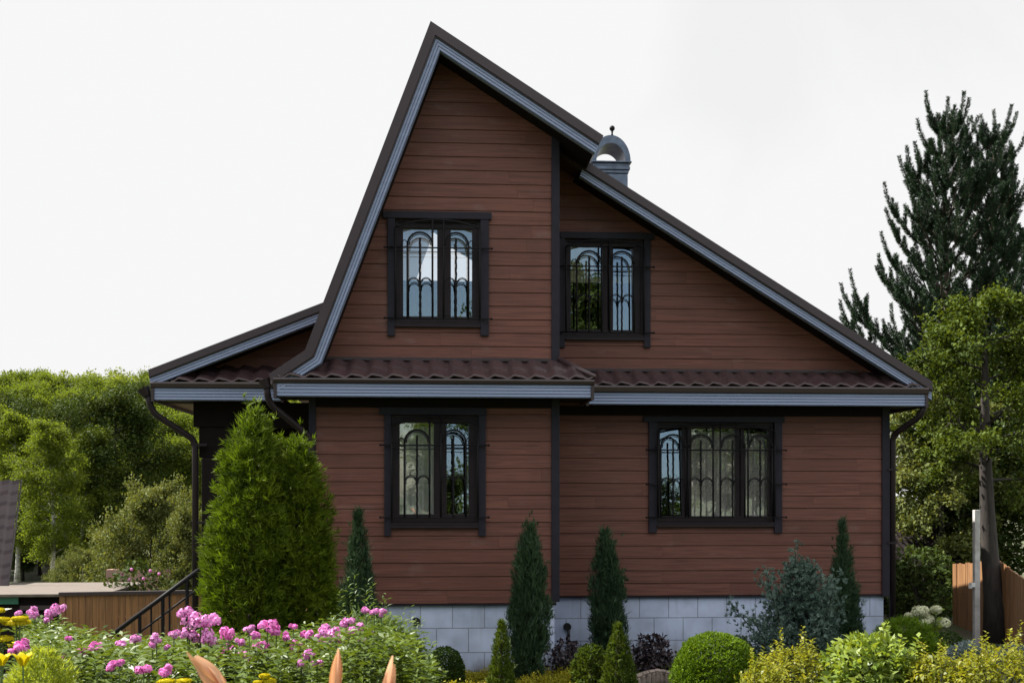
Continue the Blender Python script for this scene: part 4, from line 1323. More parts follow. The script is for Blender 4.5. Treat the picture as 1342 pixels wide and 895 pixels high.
# (kind, photo x, distance, height, label)
FOREST = [
    ('b', 66, 34, 545, 'white trunked birch nearest the neighbouring roof, leftmost pale trunk'),
    ('b', 108, 36, 552, 'slim birch with pale trunk just right of the leftmost birch'),
    ('b', 22, 38, 535, 'birch standing over the neighbouring tiled roof'),
    ('k', 152, 37, 512, 'tall dark leafed tree in the middle of the wood edge'),
    ('b', 182, 40, 522, 'birch rising between the dark tree and the porch roof'),
    ('k', 100, 46, 525, None), ('d', 215, 44, 535, None), ('d', 240, 38, 575, None), ('b', 130, 50, 512, None), ('k', 10, 48, 520, None), ('b', 55, 52, 515, None),
    ('d', -10, 44, 530, None), ('b', 205, 54, 512, None), ('k', 178, 58, 505, None), ('d', 238, 60, 510, None), ('b', 88, 60, 505, None), ('d', 25, 62, 502, None), ('b', 150, 64, 500, None),
    ('d', 268, 50, 520, None), ('b', 290, 60, 510, None), ('d', 310, 48, 520, None), ('b', -45, 46, 520, None), ('b', 250, 72, 497, None), ('d', 120, 74, 497, None), ('b', 48, 74, 496, None), ('d', 195, 76, 497, None), ('d', 72, 84, 492, None), ('b', 222, 86, 492, None), ('d', 5, 86, 490, None), ('b', 150, 90, 490, None), ('d', 262, 90, 490, None), ('b', 108, 97, 487, None), ('d', 40, 99, 485, None), ('d', 200, 102, 487, None), ('k', 30, 42, 655, None), ('d', 72, 43, 650, None), ('k', 104, 42, 662, None), ('d', 135, 41, 668, None), ('k', 52, 45, 630, None), ('k', 122, 45, 640, None), ('d', 5, 43, 640, None)]
KL = {'b': 'pale trunked birch deeper in the sunlit wood', 'd': 'round crowned green tree deeper in the sunlit wood', 'k': 'darker green tree deeper in the sunlit wood'}
used = {}
HB = {'b': 9.5, 'd': 9.0, 'k': 10.0}
for i, (k, px, Y, top, lab) in enumerate(FOREST):
    src = {'b': birch[i % 2], 'd': broad[i % 2], 'k': darkt}[k]
    if src.name not in used: o = src; used[src.name] = 1
    else: o = copy_tree(src)
    tag(o, lab or KL[k], 'tree', GW)
    H = Z(px, top, Y) - gz(X(px, Y), Y); s = H / HB[k]
    place(o, X(px, Y), Y, rz=rg.uniform(0, 6.28), s=s * rg.uniform(0.95, 1.2), sz=s * 0.97)
BUSH = [(200, 27, 642, 0.66, 'pale leafed bushy tree behind the porch downpipe'), (150, 29, 695, 0.6, 'pale green bush in front of the dark tree, above the fence'), (112, 30, 722, 0.6, 'small pale bush above the grey shed roof'), (246, 26, 672, 0.6, 'pale bush showing between downpipe and porch post'), (86, 31, 735, 0.5, 'lowest pale bush at the foot of the birches')]
for i, (px, Y, top, ws, lab) in enumerate(BUSH):
    o = pale if i == 0 else copy_tree(pale)
    H = Z(px, top, Y) - gz(X(px, Y), Y); s = H / 4.4
    tag(o, lab, 'tree', 'pale bushes below the wood')
    place(o, X(px, Y), Y, rz=i * 1.7, s=max(s, 0.4) * ws * 1.1, sz=s)
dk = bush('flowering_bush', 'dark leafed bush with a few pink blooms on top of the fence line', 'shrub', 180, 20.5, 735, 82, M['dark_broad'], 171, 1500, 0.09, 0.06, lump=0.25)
for i, (a, c) in enumerate([(160, 752), (172, 746), (196, 748), (188, 758), (208, 752), (168, 760)]):
    x, z = at(a, c, 20.1); b = MB(); b.ball((x, 20.1 + 0.03 * (i % 3), z), 0.028, 8, 6); q = b.build('flower', M['pink'], dk); q.matrix_parent_inverse = Matrix.Translation(-Vector(dk.location))

# the far wood on the slope: one mass
rng = np.random.default_rng(77)
Vs, rs = [], []
for i in range(150):
    Y = 102 + 95 * rng.random(); px = -140 + 560 * rng.random(); x = X(px, Y); H = (Z(px, 482 + 10 * rng.random() - 4 * (Y > 150), Y) - gz(x, Y)) * (0.85 + 0.15 * rng.random()); n = 1100
    P, O = body_pts(rng, n, H * 0.8, lambda t: (1.7 + 1.2 * rng.random()) * math.sin(PI * (0.12 + 0.85 * t)) ** 0.7, 0.3, 0.6)
    P = P + np.array([x, Y, gz(x, Y) + H * 0.2])
    Vs.append(elems(P, rsph(rng, n) + O * 0.4, 0.36 * (0.6 + 0.7 * rng.random(n)), 0.26 * (0.6 + 0.6 * rng.random(n)), O + np.array([0, 0, 0.6]) + rng.normal(size=O.shape) * 0.5, rng))
    rs.append(np.clip(rng.random() * 0.6 + rng.random(n) * 0.4, 0, 1))
o = quad_mesh('distant_wood', np.concatenate(Vs), np.concatenate(rs), M['wood_far'])
tag(o, 'continuous sunlit wood covering the far slope', 'wood', kind='stuff')

# right side: large dark leafed tree with leaning trunk and its neighbours
YT2 = 17.2
xt = X(1297, YT2)
bt = tree('broadleaf_tree', 'large leafy tree with dark leaning trunk in front of the orange fence', 'tree', 211, 5.5, 0.165, 0.46, lambda t: 1.02 * math.sin(PI * min(1, 0.30 + 0.66 * t)) ** 0.8 + 0.1, 24, 0.3, M['broad'], M['bark'], 44, 0.085, 0.070, 0.046, None, lean=(-0.10, 0.3), nsub=7, droop=0.12, wob=0.01, lf_up=1.3, bare=0.42)
place(bt, xt + 0.12, YT2)
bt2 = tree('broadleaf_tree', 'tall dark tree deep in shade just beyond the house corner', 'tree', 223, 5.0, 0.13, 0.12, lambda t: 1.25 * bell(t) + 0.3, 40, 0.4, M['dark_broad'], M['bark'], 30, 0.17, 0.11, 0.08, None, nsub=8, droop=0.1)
place(bt2, X(1268, 23), 23.0)
bt3 = tree('broadleaf_tree', 'pale leafed tree beside the right hand downpipe of the house', 'tree', 227, 4.3, 0.07, 0.12, lambda t: 0.95 * bell(t) + 0.2, 26, 0.4, M['apple'], M['bark'], 34, 0.10, 0.085, 0.06, None, nsub=8, droop=0.1, bare=0.4)
place(bt3, X(1222, 22.0), 22.0)


def pine(label, seed, px, Y, py_top, spread, nwh, t0):
    """whorls of rising boughs; every bough end and twig is a long needle-clad shoot that turns upright"""
    rng = np.random.default_rng(seed)
    x, zt = at(px, py_top, Y); H = zt
    root = thing('pine_tree', label, 'tree', (0, 0, 0), 'pines behind the house')
    tb = MB(); UP = Vector((0, 0, 1))
    tr = [Vector((0.05 * math.sin(i * 1.3), 0.05 * math.cos(i * 1.7), H * 0.93 * i / 10)) for i in range(11)]
    tb.tube(tr, [0.17 * (1 - i / 10.6) + 0.008 for i in range(11)], 9)
    def on(t):
        q = min(9.99, t * 10); i = int(q); return tr[i].lerp(tr[i + 1], q - i)
    S, D0, D1, LN = [], [], [], []
    def shoot(p, d0, d1, ln):
        d0, d1 = d0.normalized(), d1.normalized()
        S.append(list(p)); D0.append(list(d0)); D1.append(list(d1)); LN.append(ln)
        tb.tube([p, p + (d0 * 0.375 + d1 * 0.125) * ln, p + (d0 * 0.5 + d1 * 0.5) * ln], [0.012, 0.009, 0.005], 4, cap=False)
    J = lambda k: Vector(rng.normal(size=3)) * k
    for w in range(nwh):
        t = t0 + (0.97 - t0) * (w / (nwh - 1)) ** 0.95
        rel = (t - t0) / (1 - t0)
        Lm = spread * (1 - rel) ** 0.72 * (1.0 if rel > 0.15 else 0.75 + rel * 1.6) + 0.08
        nb_ = 6 if rel < 0.85 else 5
        for k in range(nb_):
            a = k * 2 * PI / nb_ + w * 0.7 + rng.normal() * 0.22
            L1 = Lm * (0.62 + 0.55 * rng.random())
            d = Vector((math.cos(a), math.sin(a), 0.46 + 0.6 * rel + rng.normal() * 0.08)).normalized(); p = on(t); pts = [p]; ns = 6
            for j in range(ns):
                d = (d + J(0.06) + UP * (0.02 + 0.10 * j / ns)).normalized(); p = p + d * (L1 / ns); pts.append(p)
            tb.tube(pts, [0.035 * (1 - 0.6 * t) * (1 - 0.75 * j / ns) + 0.005 for j in range(ns + 1)], 5, cap=False)
            shoot(pts[-1] - d * 0.12, d, d * 0.35 + UP + J(0.12), 0.65 + 0.40 * rng.random())
            for e in range(2):
                sd_ = d.cross(UP).normalized() * (1 if e else -1)
                shoot(pts[-1] - d * 0.15, d * 0.6 + sd_ * 0.9 + UP * 0.2, UP + sd_ * 0.25 + J(0.12), 0.38 + 0.22 * rng.random())
            nside = max(1, int(L1 * 4.6))
            for q in range(nside):
                f = 0.28 + 0.68 * (q + 0.7 * rng.random()) / nside; i = min(ns - 1, int(f * ns)); b0 = pts[i].lerp(pts[i + 1], f * ns - i)
                td = (pts[i + 1] - pts[i]).normalized(); sd_ = td.cross(UP).normalized() * (1 if q % 2 else -1)
                shoot(b0, td * 0.7 + sd_ * (0.6 + 0.5 * rng.random()) + UP * 0.1, UP * (0.6 + 0.5 * rng.random()) + td * 0.5 + sd_ * 0.3 + J(0.15), (0.45 + 0.35 * rng.random()) * min(1, 0.5 + L1 * 0.4))
    top = on(0.999)
    shoot(top - UP * 0.1, UP, UP + J(0.05), H * 0.07)
    for k in range(6):
        a = k * 1.05 + 0.4; o_ = Vector((math.cos(a), math.sin(a), 0))
        shoot(top - UP * 0.12, o_ + UP * 0.7, UP + o_ * 0.25, H * 0.05 * (0.8 + 0.4 * rng.random()))
    tb.build('trunk', M['pinebark'], root, smooth=True)
    S, D0, D1, LN = np.array(S), np.array(D0), np.array(D1), np.array(LN)
    cnt = np.maximum(20, (LN * 460).astype(int)); ix = np.repeat(np.arange(len(S)), cnt); n = len(ix)
    f = rng.random(n)[:, None] ** 0.9
    A, B = D0[ix], D1[ix]
    P = S[ix] + LN[ix][:, None] * (A * (f - f * f / 2) + B * f * f / 2)
    tg = unit(A * (1 - f) + B * f)
    T = tg * 0.62 + unit(np.cross(tg, rsph(rng, n))) * 0.9
    V = elems(P, T, 0.088 * (0.75 + 0.4 * rng.random(n)) * (1 - 0.25 * f[:, 0] ** 3), 0.013 * np.ones(n), rsph(rng, n), rng, 0.04)
    base = rng.random(len(S))[ix]
    quad_mesh('crown', V, np.clip(base * 0.6 + rng.random(n) * 0.4, 0, 1), M['pine'], root)
    place(root, x, Y, 0.0)
    return root


pine('tall dark pine with upright candles, left one of the pair', 301, 1240, 24.0, 122, 3.05, 15, 0.20)
pine('dark pine against the sky, nearer the right edge of the pair', 307, 1302, 26.0, 138, 2.7, 14, 0.25)

# trees across the garden, behind the photographer; the panes mirror them
for i, (x, y, s, lab) in enumerate([(5.6, -22, 1.1, 'tallest tree behind the photographer, mirrored in the upper right window'), (7.0, -23.5, 1.0, 'tall tree behind the photographer, right of the tallest'), (-9, -22, 0.62, 'tree behind the photographer, far left of the row'), (-6, -24, 0.7, 'tree behind the photographer, second of the row'), (-3.2, -22, 0.62, 'tree behind the photographer, mirrored in the bay window'), (-0.2, -24, 0.68, 'tree behind the photographer, opposite the bay'), (2.6, -23, 0.66, 'tree behind the photographer, left of the tallest'), (10.5, -23, 0.7, 'tree behind the photographer, mirrored in the wide window'), (13.5, -22, 0.66, 'tree behind the photographer, right half of the wide window'), (16.5, -24, 0.75, 'outermost tree behind the photographer'), (-12.5, -24, 0.75, 'first tree of the row behind the photographer')]):
    o = copy_tree(darkt if i % 3 != 2 else broad[0])
    tag(o, lab, 'tree', 'trees mirrored in the windows')
    place(o, x, y, 0.3, i * 1.3, s)

# ------------------------------------------------------------------ planting in front of the house
cone = lambda t: (1 - t) ** 0.72 * (0.72 + 0.28 * min(1, t / 0.2))
colm = lambda t: (math.sin(PI * min(1, 0.22 + 0.78 * t)) ** 0.75) * (0.80 + 0.2 * min(1, t / 0.25)) if t < 0.999 else 0
spire = lambda t: (1 - t ** 1.6) ** 0.9 * (0.62 + 0.38 * math.sin(PI * min(1, 0.15 + t)))
egg2 = lambda t: (1 - t ** 3.6) ** 0.6 * (0.88 + 0.12 * math.sin(PI * t))
egg = lambda t: (1 - t ** 3.0) ** 0.7 * (0.86 + 0.14 * math.sin(PI * t))
conifer('thuja', 'tall bright green thuja, higher one of the touching pair', 'conifer', 332, 12.6, 540, 110, M['thuja'], 401, '', 8200, egg, 'touching pair of thujas by the porch', L=0.105, W=0.0115, nb=7, up=0.55, lump=0.17, clump=520, csig=0.052)
conifer('thuja', 'bright green thuja, lower one of the pair on its right', 'conifer', 389, 12.75, 578, 92, M['thuja'], 402, '', 6600, egg2, 'touching pair of thujas by the porch', L=0.105, W=0.0115, nb=7, up=0.55, lump=0.17, clump=520, csig=0.052)
GJ = 'slim junipers along the house wall'
conifer('juniper', 'slim blue green juniper right of the big thujas', 'conifer', 469, 13.7, 671, 56, M['juniper'], 411, '', 2600, spire, GJ, L=0.10, W=0.009, nb=7, up=2.2, lump=0.22, clump=130, csig=0.035, tipk=4, tipl=1.9)
conifer('juniper', 'slim juniper before the pale blocks, left of the bay corner', 'conifer', 690, 13.6, 690, 38, M['juniper'], 412, '', 2900, colm, GJ, L=0.10, W=0.010, nb=6, up=2.2, lump=0.42, lean=(0.05, 0), clump=110, csig=0.035, tipk=4, tipl=1.9)
conifer('juniper', 'dark slim juniper right of the bay corner', 'conifer', 798, 14.9, 697, 35, M['juniper'], 413, '', 2600, colm, GJ, L=0.10, W=0.010, nb=6, up=2.2, lump=0.38, lean=(-0.05, 0), clump=110, csig=0.035, tipk=4, tipl=1.9)
conifer('juniper', 'slim juniper below the wide window, behind the spreading one', 'conifer', 1104, 14.9, 684, 44, M['juniper'], 414, '', 2400, spire, GJ, L=0.10, W=0.009, nb=7, up=2.2, lump=0.22, clump=130, csig=0.035, tipk=4, tipl=1.9)
conifer('dwarf_thuja', 'small pointed thuja in front of the left juniper', 'conifer', 657, 12.2, 815, 40, M['smallthuja'], 421, '', 900, cone, None, L=0.06, W=0.012, nb=5, up=1.1)
conifer('dwarf_thuja', 'small pointed thuja between two round light bushes', 'conifer', 810, 12.2, 818, 56, M['smallthuja'], 422, '', 1300, cone, None, L=0.055, W=0.012, nb=5, up=0.9)
bush('globe_shrub', 'small clipped dark green ball beside the bay wall', 'shrub', 583, 13.2, 848, 50, M['globe_dark'], 431, 3600, 0.035, 0.010, lump=0.05, shell=0.35, nb=4)
bush('globe_shrub', 'large bright green ball shrub before the pale blocks', 'shrub', 937, 12.0, 830, 112, M['globe'], 432, 6500, 0.042, 0.012, lump=0.08, shell=0.4, nb=6)
bush('globe_shrub', 'dark ball peeping out behind the large bright ball', 'shrub', 968, 13.2, 833, 46, M['globe_dark'], 433, 1500, 0.035, 0.010, lump=0.05, shell=0.35, nb=4)
bush('globe_shrub', 'dark green ball in front of the hydrangea', 'shrub', 1242, 14.0, 827, 50, M['globe_dark'], 434, 1800, 0.035, 0.010, lump=0.06, shell=0.35, nb=4)
bush('round_bush', 'light green loose bush left of the small pointed thuja', 'shrub', 775, 12.7, 845, 52, M['smallthuja'], 435, 1600, 0.05, 0.018, nb=3, lump=0.2)
bush('purple_shrub', 'low dark purple shrub before the blocks under the wide window', 'shrub', 856, 14.4, 832, 52, M['purple'], 436, 900, 0.06, 0.045, lump=0.28)
bush('purple_shrub', 'small dark purple plant in the corner by the drain pipe', 'shrub', 742, 14.3, 838, 46, M['purple'], 437, 600, 0.055, 0.035, lump=0.35)


def spreading(label, px, Y, py_top, w_px, seed):
    """a wide juniper of ascending, feathery arms"""
    rng = np.random.default_rng(seed)
    x, zt = at(px, py_top, Y); z0 = gz(x, Y); H = zt - z0; rad = w_px / 2 / pxm(Y, px)
    root = thing('spreading_juniper', label, 'conifer'); tb = MB(); Vs, rs = [], []
    arms = [(-1.0, 0.60), (-0.66, 0.88), (-0.32, 0.80), (-0.14, 1.0), (0.10, 0.97), (0.30, 0.82), (0.52, 0.86), (0.72, 0.55), (1.0, 0.34), (-0.85, 0.30), (0.85, 0.22), (-0.5, 0.45), (0.0, 0.6), (0.45, 0.45), (-0.2, 0.35), (0.2, 0.3), (0.65, 0.25), (-0.68, 0.15)]
    for i, (fx, fz) in enumerate(arms * 2):
        fx = fx + rng.normal() * 0.07; fz = fz * (1 if i < len(arms) else 0.85) + rng.normal() * 0.03
        dy = rng.normal() * 0.28 * rad - 0.1 * rad
        p0 = Vector((fx * 0.12 * rad, dy * 0.2, 0.05)); p3 = Vector((fx * rad, dy, fz * H)); p1 = p0.lerp(p3, 0.45) + Vector((0, 0, 0.03 * H * rng.normal() - 0.02)); 
        pts = [p0, p1, p3]
        tb.tube(pts, [0.02, 0.012, 0.004], 5)
        m = 150
        f = 0.12 + 0.9 * rng.random(m)
        A = np.array([list(p0.lerp(p1, min(1, q * 2)) if q < 0.5 else p1.lerp(p3, (q - 0.5) * 2)) for q in f])
        fat = 0.13 * rad * (1.25 - f) ** 0.8 + 0.015
        A = A + rng.normal(size=(m, 3)) * fat[:, None]
        d = np.array(list((p3 - p1).normalized()))
        V, r = sprays(A, d + rng.normal(size=(m, 3)) * 0.6 + np.array([0, 0, 0.35]), 11, 0.42, 0.062, 0.0105, rng)
        Vs.append(V); rs.append(r)
    # dense middle, built of clumps in rough tiers
    K = 150
    C, CO = body_pts(rng, K, H * 0.93, lambda t: rad * 0.78 * (1 - t) ** 0.85, 0.3, 0.35)
    k = rng.integers(0, K, 4200)
    P = C[k] + rng.normal(size=(4200, 3)) * np.array([0.075, 0.075, 0.045])
    V, r = sprays(P, CO[k] * 0.9 + np.array([0, 0, 0.55]) + rng.normal(size=(4200, 3)) * 0.3, 9, 0.40, 0.068, 0.0135, rng)
    Vs.append(V); rs.append(np.clip(0.5 * r + 0.5 * np.repeat(rng.random(K)[k], 9), 0, 1))
    V = np.concatenate(Vs); V[:, :, 2] = np.maximum(V[:, :, 2], 0.01)
    tb.build('trunk', M['bark'], root); quad_mesh('foliage', V, np.concatenate(rs), M['squamata'], root)
    root.location = (x, Y, z0)


spreading('wide spreading blue green juniper with ragged arms before the blocks', 1049, 13.7, 722, 156, 441)

# right border
bush('golden_thuja', 'fluffy bright green conifer shrub at the house corner', 'shrub', 1186, 13.6, 812, 86, M['globe'], 451, 1500, 0.10, 0.013, nb=6, up=0.7, lump=0.2, spread=0.35)
bush('broadleaf_shrub', 'lush pale green shrub with pointed leaves at the lower right', 'shrub', 1140, 10.6, 836, 124, M['peony'], 452, 2600, 0.105, 0.042, lump=0.2, up=0.8, shoots=40)
GS = 'yellow leaved bushes of the right border'
bush('golden_spirea', 'yellow green bush left of the lush pale shrub', 'shrub', 1040, 10.9, 851, 110, M['spirea'], 453, 1950, 0.055, 0.026, GS, lump=0.22, shoots=60)
bush('golden_spirea', 'yellow bush at the lower right corner of the photo', 'shrub', 1308, 9.8, 849, 120, M['spirea'], 454, 2100, 0.055, 0.026, GS, lump=0.26, shoots=60)
bush('golden_spirea', 'yellow green bush right of the lush pale shrub', 'shrub', 1228, 10.2, 862, 100, M['spirea'], 455, 1800, 0.055, 0.026, GS, lump=0.2, shoots=60)
bush('golden_spirea', 'low yellow green bush below the spreading juniper', 'shrub', 1000, 10.4, 872, 70, M['spirea'], 456, 975, 0.05, 0.024, GS, lump=0.22, shoots=60)
bush('silver_spruce', 'low silver blue conifer right of the dark ball', 'conifer', 1268, 12.6, 843, 62, M['silver'], 457, 700, 0.07, 0.013, nb=7, lump=0.25)
bush('silver_spruce', 'low silver blue conifer at the right edge', 'conifer', 1330, 12.4, 848, 70, M['silver'], 458, 800, 0.07, 0.013, nb=7, lump=0.25)


def flower_ball(name, seed, r, n, L, W, mat, parent, flat=0.85, lobes=0):
    rng = np.random.default_rng(seed)
    d = rsph(rng, n); d = d[d[:, 2] > -0.55]; n = len(d)
    if lobes:
        c = rsph(rng, lobes) * r * 0.62 * np.array([1, 1, 0.7]); k = rng.integers(0, lobes, n)
        P = c[k] + d * (r * (0.34 + 0.22 * rng.random(lobes)[k]) * (0.8 + 0.3 * rng.random(n)))[:, None]
    else:
        P = d * r * (0.85 + 0.2 * rng.random(n))[:, None] * np.array([1, 1, flat])
    T = np.cross(d, rsph(rng, n))
    V = elems(P - unit(T) * L * 0.5, T, L * np.ones(n), W * np.ones(n), d + rng.normal(size=d.shape) * 0.25, rng, 0.10, 0.5)
    return quad_mesh(name, V, rng.random(n), mat, parent)


# hydrangea
Yh = 14.6
x = X(1214, Yh); z0 = gz(x, Yh)
hy = thing('hydrangea', 'hydrangea with round cream flower heads in front of the dark shed', 'flowering shrub')
rng = np.random.default_rng(461)
heads = [(1193, 808), (1207, 815), (1215, 812), (1224, 797), (1229, 800), (1200, 800), (1213, 820), (1206, 799), (1234, 816)]
hp = [np.array([at(a, c, Yh)[0] - x, rng.normal() * 0.08, at(a, c, Yh)[1] - z0]) for a, c in heads]
bs = [np.array([h[0] * 0.3, h[1] * 0.3, 0]) for h in hp]
V, r = stems_with_leaves(rng, bs * 2, hp + [h * np.array([1.2, 1.2, 0.8]) for h in hp], 16, 0.13, 0.085, 0.3)
quad_mesh('foliage', V, r, M['peony'], hy)
tb = MB()
for b_, h in zip(bs, hp): tb.tube([b_, (b_ + h) / 2, h], [0.006, 0.005, 0.004], 5)
tb.build('stems', M['stem'], hy)
for i, h in enumerate(hp):
    o = flower_ball('flower_head', 470 + i, 0.058 + 0.016 * (i % 3), 420, 0.024, 0.022, M['cream'], hy); o.location = h
hy.location = (x, Yh, z0)

# ------------------------------------------------------------------ flower bed in front of the porch
rng = np.random.default_rng(501)
def top_py(px):
    return np.interp(px, [40, 90, 140, 200, 260, 330, 400, 450, 500, 545, 570], [806, 818, 827, 831, 828, 824, 818, 808, 802, 820, 880])
bases, tops = [], []
for i in range(900):
    px = 30 + 535 * rng.random(); Y = 6.6 + 3.6 * rng.random() ** 0.8
    x = X(px, Y); zt = Z(px, top_py(px) + abs(rng.normal()) * 14 - 4 + (10.2 - Y) * 7, Y); z0 = gz(x, Y)
    t_ = np.array([x + rng.normal() * 0.05, Y + rng.normal() * 0.05, zt]); b_ = np.array([x, Y, z0])
    bases.append(b_); tops.append(t_)
V, r = stems_with_leaves(rng, bases, tops, 34, 0.115, 0.026, 0.42)
o = quad_mesh('flower_bed_foliage', V, r, M['phlox']); tag(o, 'dense green perennial foliage filling the flower bed', 'foliage', kind='stuff')

GP = 'phlox flowering in the bed'
def phlox(label, px, Y, heads, seed, mat='pink', size=1.0):
    """heads: photo positions of the flower clusters"""
    rng = np.random.default_rng(seed)
    x = X(px, Y); z0 = gz(x, Y)
    root = thing('phlox', label, 'flower')
    hp = [np.array([at(a, c, Y)[0] - x, rng.normal() * 0.06, at(a, c, Y)[1] - z0]) for a, c, s in heads]
    bs = [np.array([h[0] * 0.4, h[1] * 0.3, 0]) for h in hp]
    V, r = stems_with_leaves(rng, bs, [h * np.array([1, 1, 0.93]) for h in hp], 26, 0.10, 0.026, 0.4)
    quad_mesh('foliage', V, r, M['phlox'], root)
    tb = MB()
    for b_, h in zip(bs, hp): tb.tube([b_, (b_ + h) / 2 + np.array([0.01, 0, 0]), h], [0.006, 0.005, 0.004], 5)
    tb.build('stems', M['stem'], root)
    for i, (h, hd) in enumerate(zip(hp, heads)):
        rad = hd[2] * 0.6 / pxm(Y, px)
        q = flower_ball('flower_head', seed * 7 + i, rad, int(150 + 1100 * rad), 0.024, 0.022, M[mat], root, 0.8, 5); q.location = h
    root.location = (x, Y, z0)


phlox('tall pink phlox with the largest pale heads, left of the thujas', 262, 7.6, [(247, 806, 24), (264, 814, 26), (276, 812, 26), (262, 832, 26), (276, 834, 24), (246, 829, 16)], 511)
phlox('pink phlox at the foot of the thujas, right of the largest phlox', 300, 7.8, [(299, 830, 20), (303, 849, 15), (293, 860, 12)], 512, 'magenta')
phlox('pink phlox with two heads in front of the higher thuja', 348, 7.7, [(350, 820, 22), (362, 826, 14), (343, 849, 24), (334, 832, 14)], 513, 'magenta')
phlox('pink phlox in front of the lower thuja', 388, 7.7, [(391, 846, 18), (376, 833, 13), (402, 832, 14), (384, 820, 9)], 514, 'magenta')
phlox('pale pink phlox with a spray of heads right of the thujas', 436, 7.8, [(430, 826, 19), (442, 830, 20), (436, 840, 16), (452, 834, 16), (418, 838, 13), (464, 824, 10)], 515)
phlox('pale phlox with small heads below the slim juniper', 492, 8.6, [(478, 800, 10), (490, 803, 13), (500, 803, 12), (486, 832, 7)], 516)
phlox('magenta phlox with a single round head, lower left of the largest phlox', 205, 7.2, [(206, 836, 13), (228, 830, 13), (195, 848, 11), (221, 847, 7)], 517)
phlox('magenta phlox with one bright low head near the bottom edge', 218, 6.4, [(219, 875, 17)], 518, 'magenta')
phlox('magenta phlox with one bright head at the bottom edge, left of its twin', 188, 6.3, [(187, 880, 17)], 519, 'magenta')
phlox('pink phlox in the middle of the left bed', 118, 7.2, [(123, 848, 17), (109, 853, 10), (82, 858, 11), (93, 835, 6)], 520, 'magenta')
phlox('pink phlox clump in front of the shed, at the left end of the bed', 66, 9.2, [(76, 798, 18), (66, 803, 14), (52, 802, 13), (42, 800, 9), (30, 802, 9), (60, 812, 10)], 521)
phlox('magenta phlox head above the feathery lime plant', 27, 6.2, [(27, 846, 20), (22, 851, 12)], 522, 'magenta')

phlox('pink phlox between the near buds, low in the bed under the lower thuja', 410, 7.0, [(405, 858, 15), (418, 866, 12), (396, 866, 10)], 523)
phlox('pink phlox with several small heads below the gap between the thujas', 322, 7.3, [(318, 860, 14), (328, 868, 10), (312, 842, 12), (326, 824, 11)], 524)
phlox('pale phlox on the bed edge in front of the slim juniper', 462, 7.9, [(458, 812, 12), (470, 822, 12), (452, 818, 10), (476, 838, 9)], 525)
phlox('pink phlox with three heads in front of the stair railing', 168, 7.6, [(164, 842, 11), (176, 838, 13), (152, 846, 9)], 526)
phlox('magenta phlox low in the left bed beside the near opening bud', 150, 6.6, [(146, 872, 13), (160, 866, 10)], 527, 'magenta')
bush('grey_green_perennial', 'grey green bushy perennial at the right end of the flower bed', 'plant', 482, 9.2, 803, 140, M['greybush'], 531, 2600, 0.085, 0.015, lump=0.3, up=0.4, shoots=120)
bush('green_perennial', 'upright green perennial beside the dark clipped ball', 'plant', 533, 9.0, 830, 50, M['greybush'], 532, 900, 0.075, 0.015, lump=0.3, up=0.4, shoots=50)
bush('feathery_plant', 'lime green feathery plant in the bottom left corner', 'plant', 52, 5.6, 853, 108, M['lime'], 533, 3200, 0.055, 0.006, nb=5, lump=0.16, up=0.6, spread=0.7)


def yellow_plant(label, px, Y, heads, seed):
    rng = np.random.default_rng(seed); x = X(px, Y); z0 = gz(x, Y)
    root = thing('yellow_yarrow', label, 'flower', (0, 0, 0), 'yellow flat headed flowers')
    hp = [np.array([at(a, c, Y)[0] - x, rng.normal() * 0.05, at(a, c, Y)[1] - z0]) for a, c, s in heads]
    bs = [np.array([h[0] * 0.5, h[1], 0]) for h in hp]
    V, r = stems_with_leaves(rng, bs, hp, 22, 0.10, 0.018, 0.3); quad_mesh('foliage', V, r, M['phlox'], root)
    tb = MB()
    for b_, h in zip(bs, hp): tb.tube([b_, h], [0.005, 0.004], 5)
    tb.build('stems', M['stem'], root)
    for i, (h, hd) in enumerate(zip(hp, heads)):
        q = flower_ball('flower_head', seed * 5 + i, hd[2] / 2 / pxm(Y, px), 420, 0.022, 0.018, M['yellow'], root, 0.2); q.location = h
    root.location = (x, Y, z0)


yellow_plant('flat bright yellow flower heads at the left edge', 12, 6.6, [(6, 797, 20), (22, 815, 34), (2, 811, 24), (8, 835, 27), (-8, 825, 26), (30, 809, 20), (14, 847, 22)], 541)
yellow_plant('small yellow flower cluster at the bottom, left of the peach petals', 230, 5.4, [(224, 889, 20), (240, 893, 18), (214, 894, 14)], 542)
yellow_plant('small yellow flower cluster at the bottom below the thujas', 352, 5.4, [(348, 884, 12), (354, 891, 16), (340, 893, 12)], 543)


def bloom(name, label, px, py, Y, seed, mat, n=6, L=0.09):
    x, z = at(px, py, Y); z0 = gz(x, Y); root = thing(name, label, 'flower')
    tb = MB(); tb.tube([(0.03, 0, 0), (0.01, 0, (z - z0) * 0.6), (0, 0, z - z0)], [0.006, 0.005, 0.004], 6); tb.build('stem', M['stem'], root)
    b = MB()
    for k in range(n):
        a = 2 * PI * k / n; d = Vector((math.cos(a), math.sin(a), 0)); s = Vector((-math.sin(a), math.cos(a), 0)); pts = []
        for j in range(6):
            t = j / 5; c = d * (0.008 + L * 0.55 * t ** 1.6) + Vector((0, 0, L * (t - 0.25 * t ** 3))); w_ = 0.022 * math.sin(PI * (0.12 + 0.84 * t))
            pts += [c - s * w_, c - d * 0.004, c + s * w_]
        b.add([p + Vector((0, 0, z - z0)) for p in pts], [(j * 3 + q, j * 3 + q + 1, j * 3 + q + 4, j * 3 + q + 3) for j in range(5) for q in range(2)], 0.4 + 0.1 * (k % 2))
    b.build('petals', mat, root, smooth=True)
    root.location = (x, Y, z0)


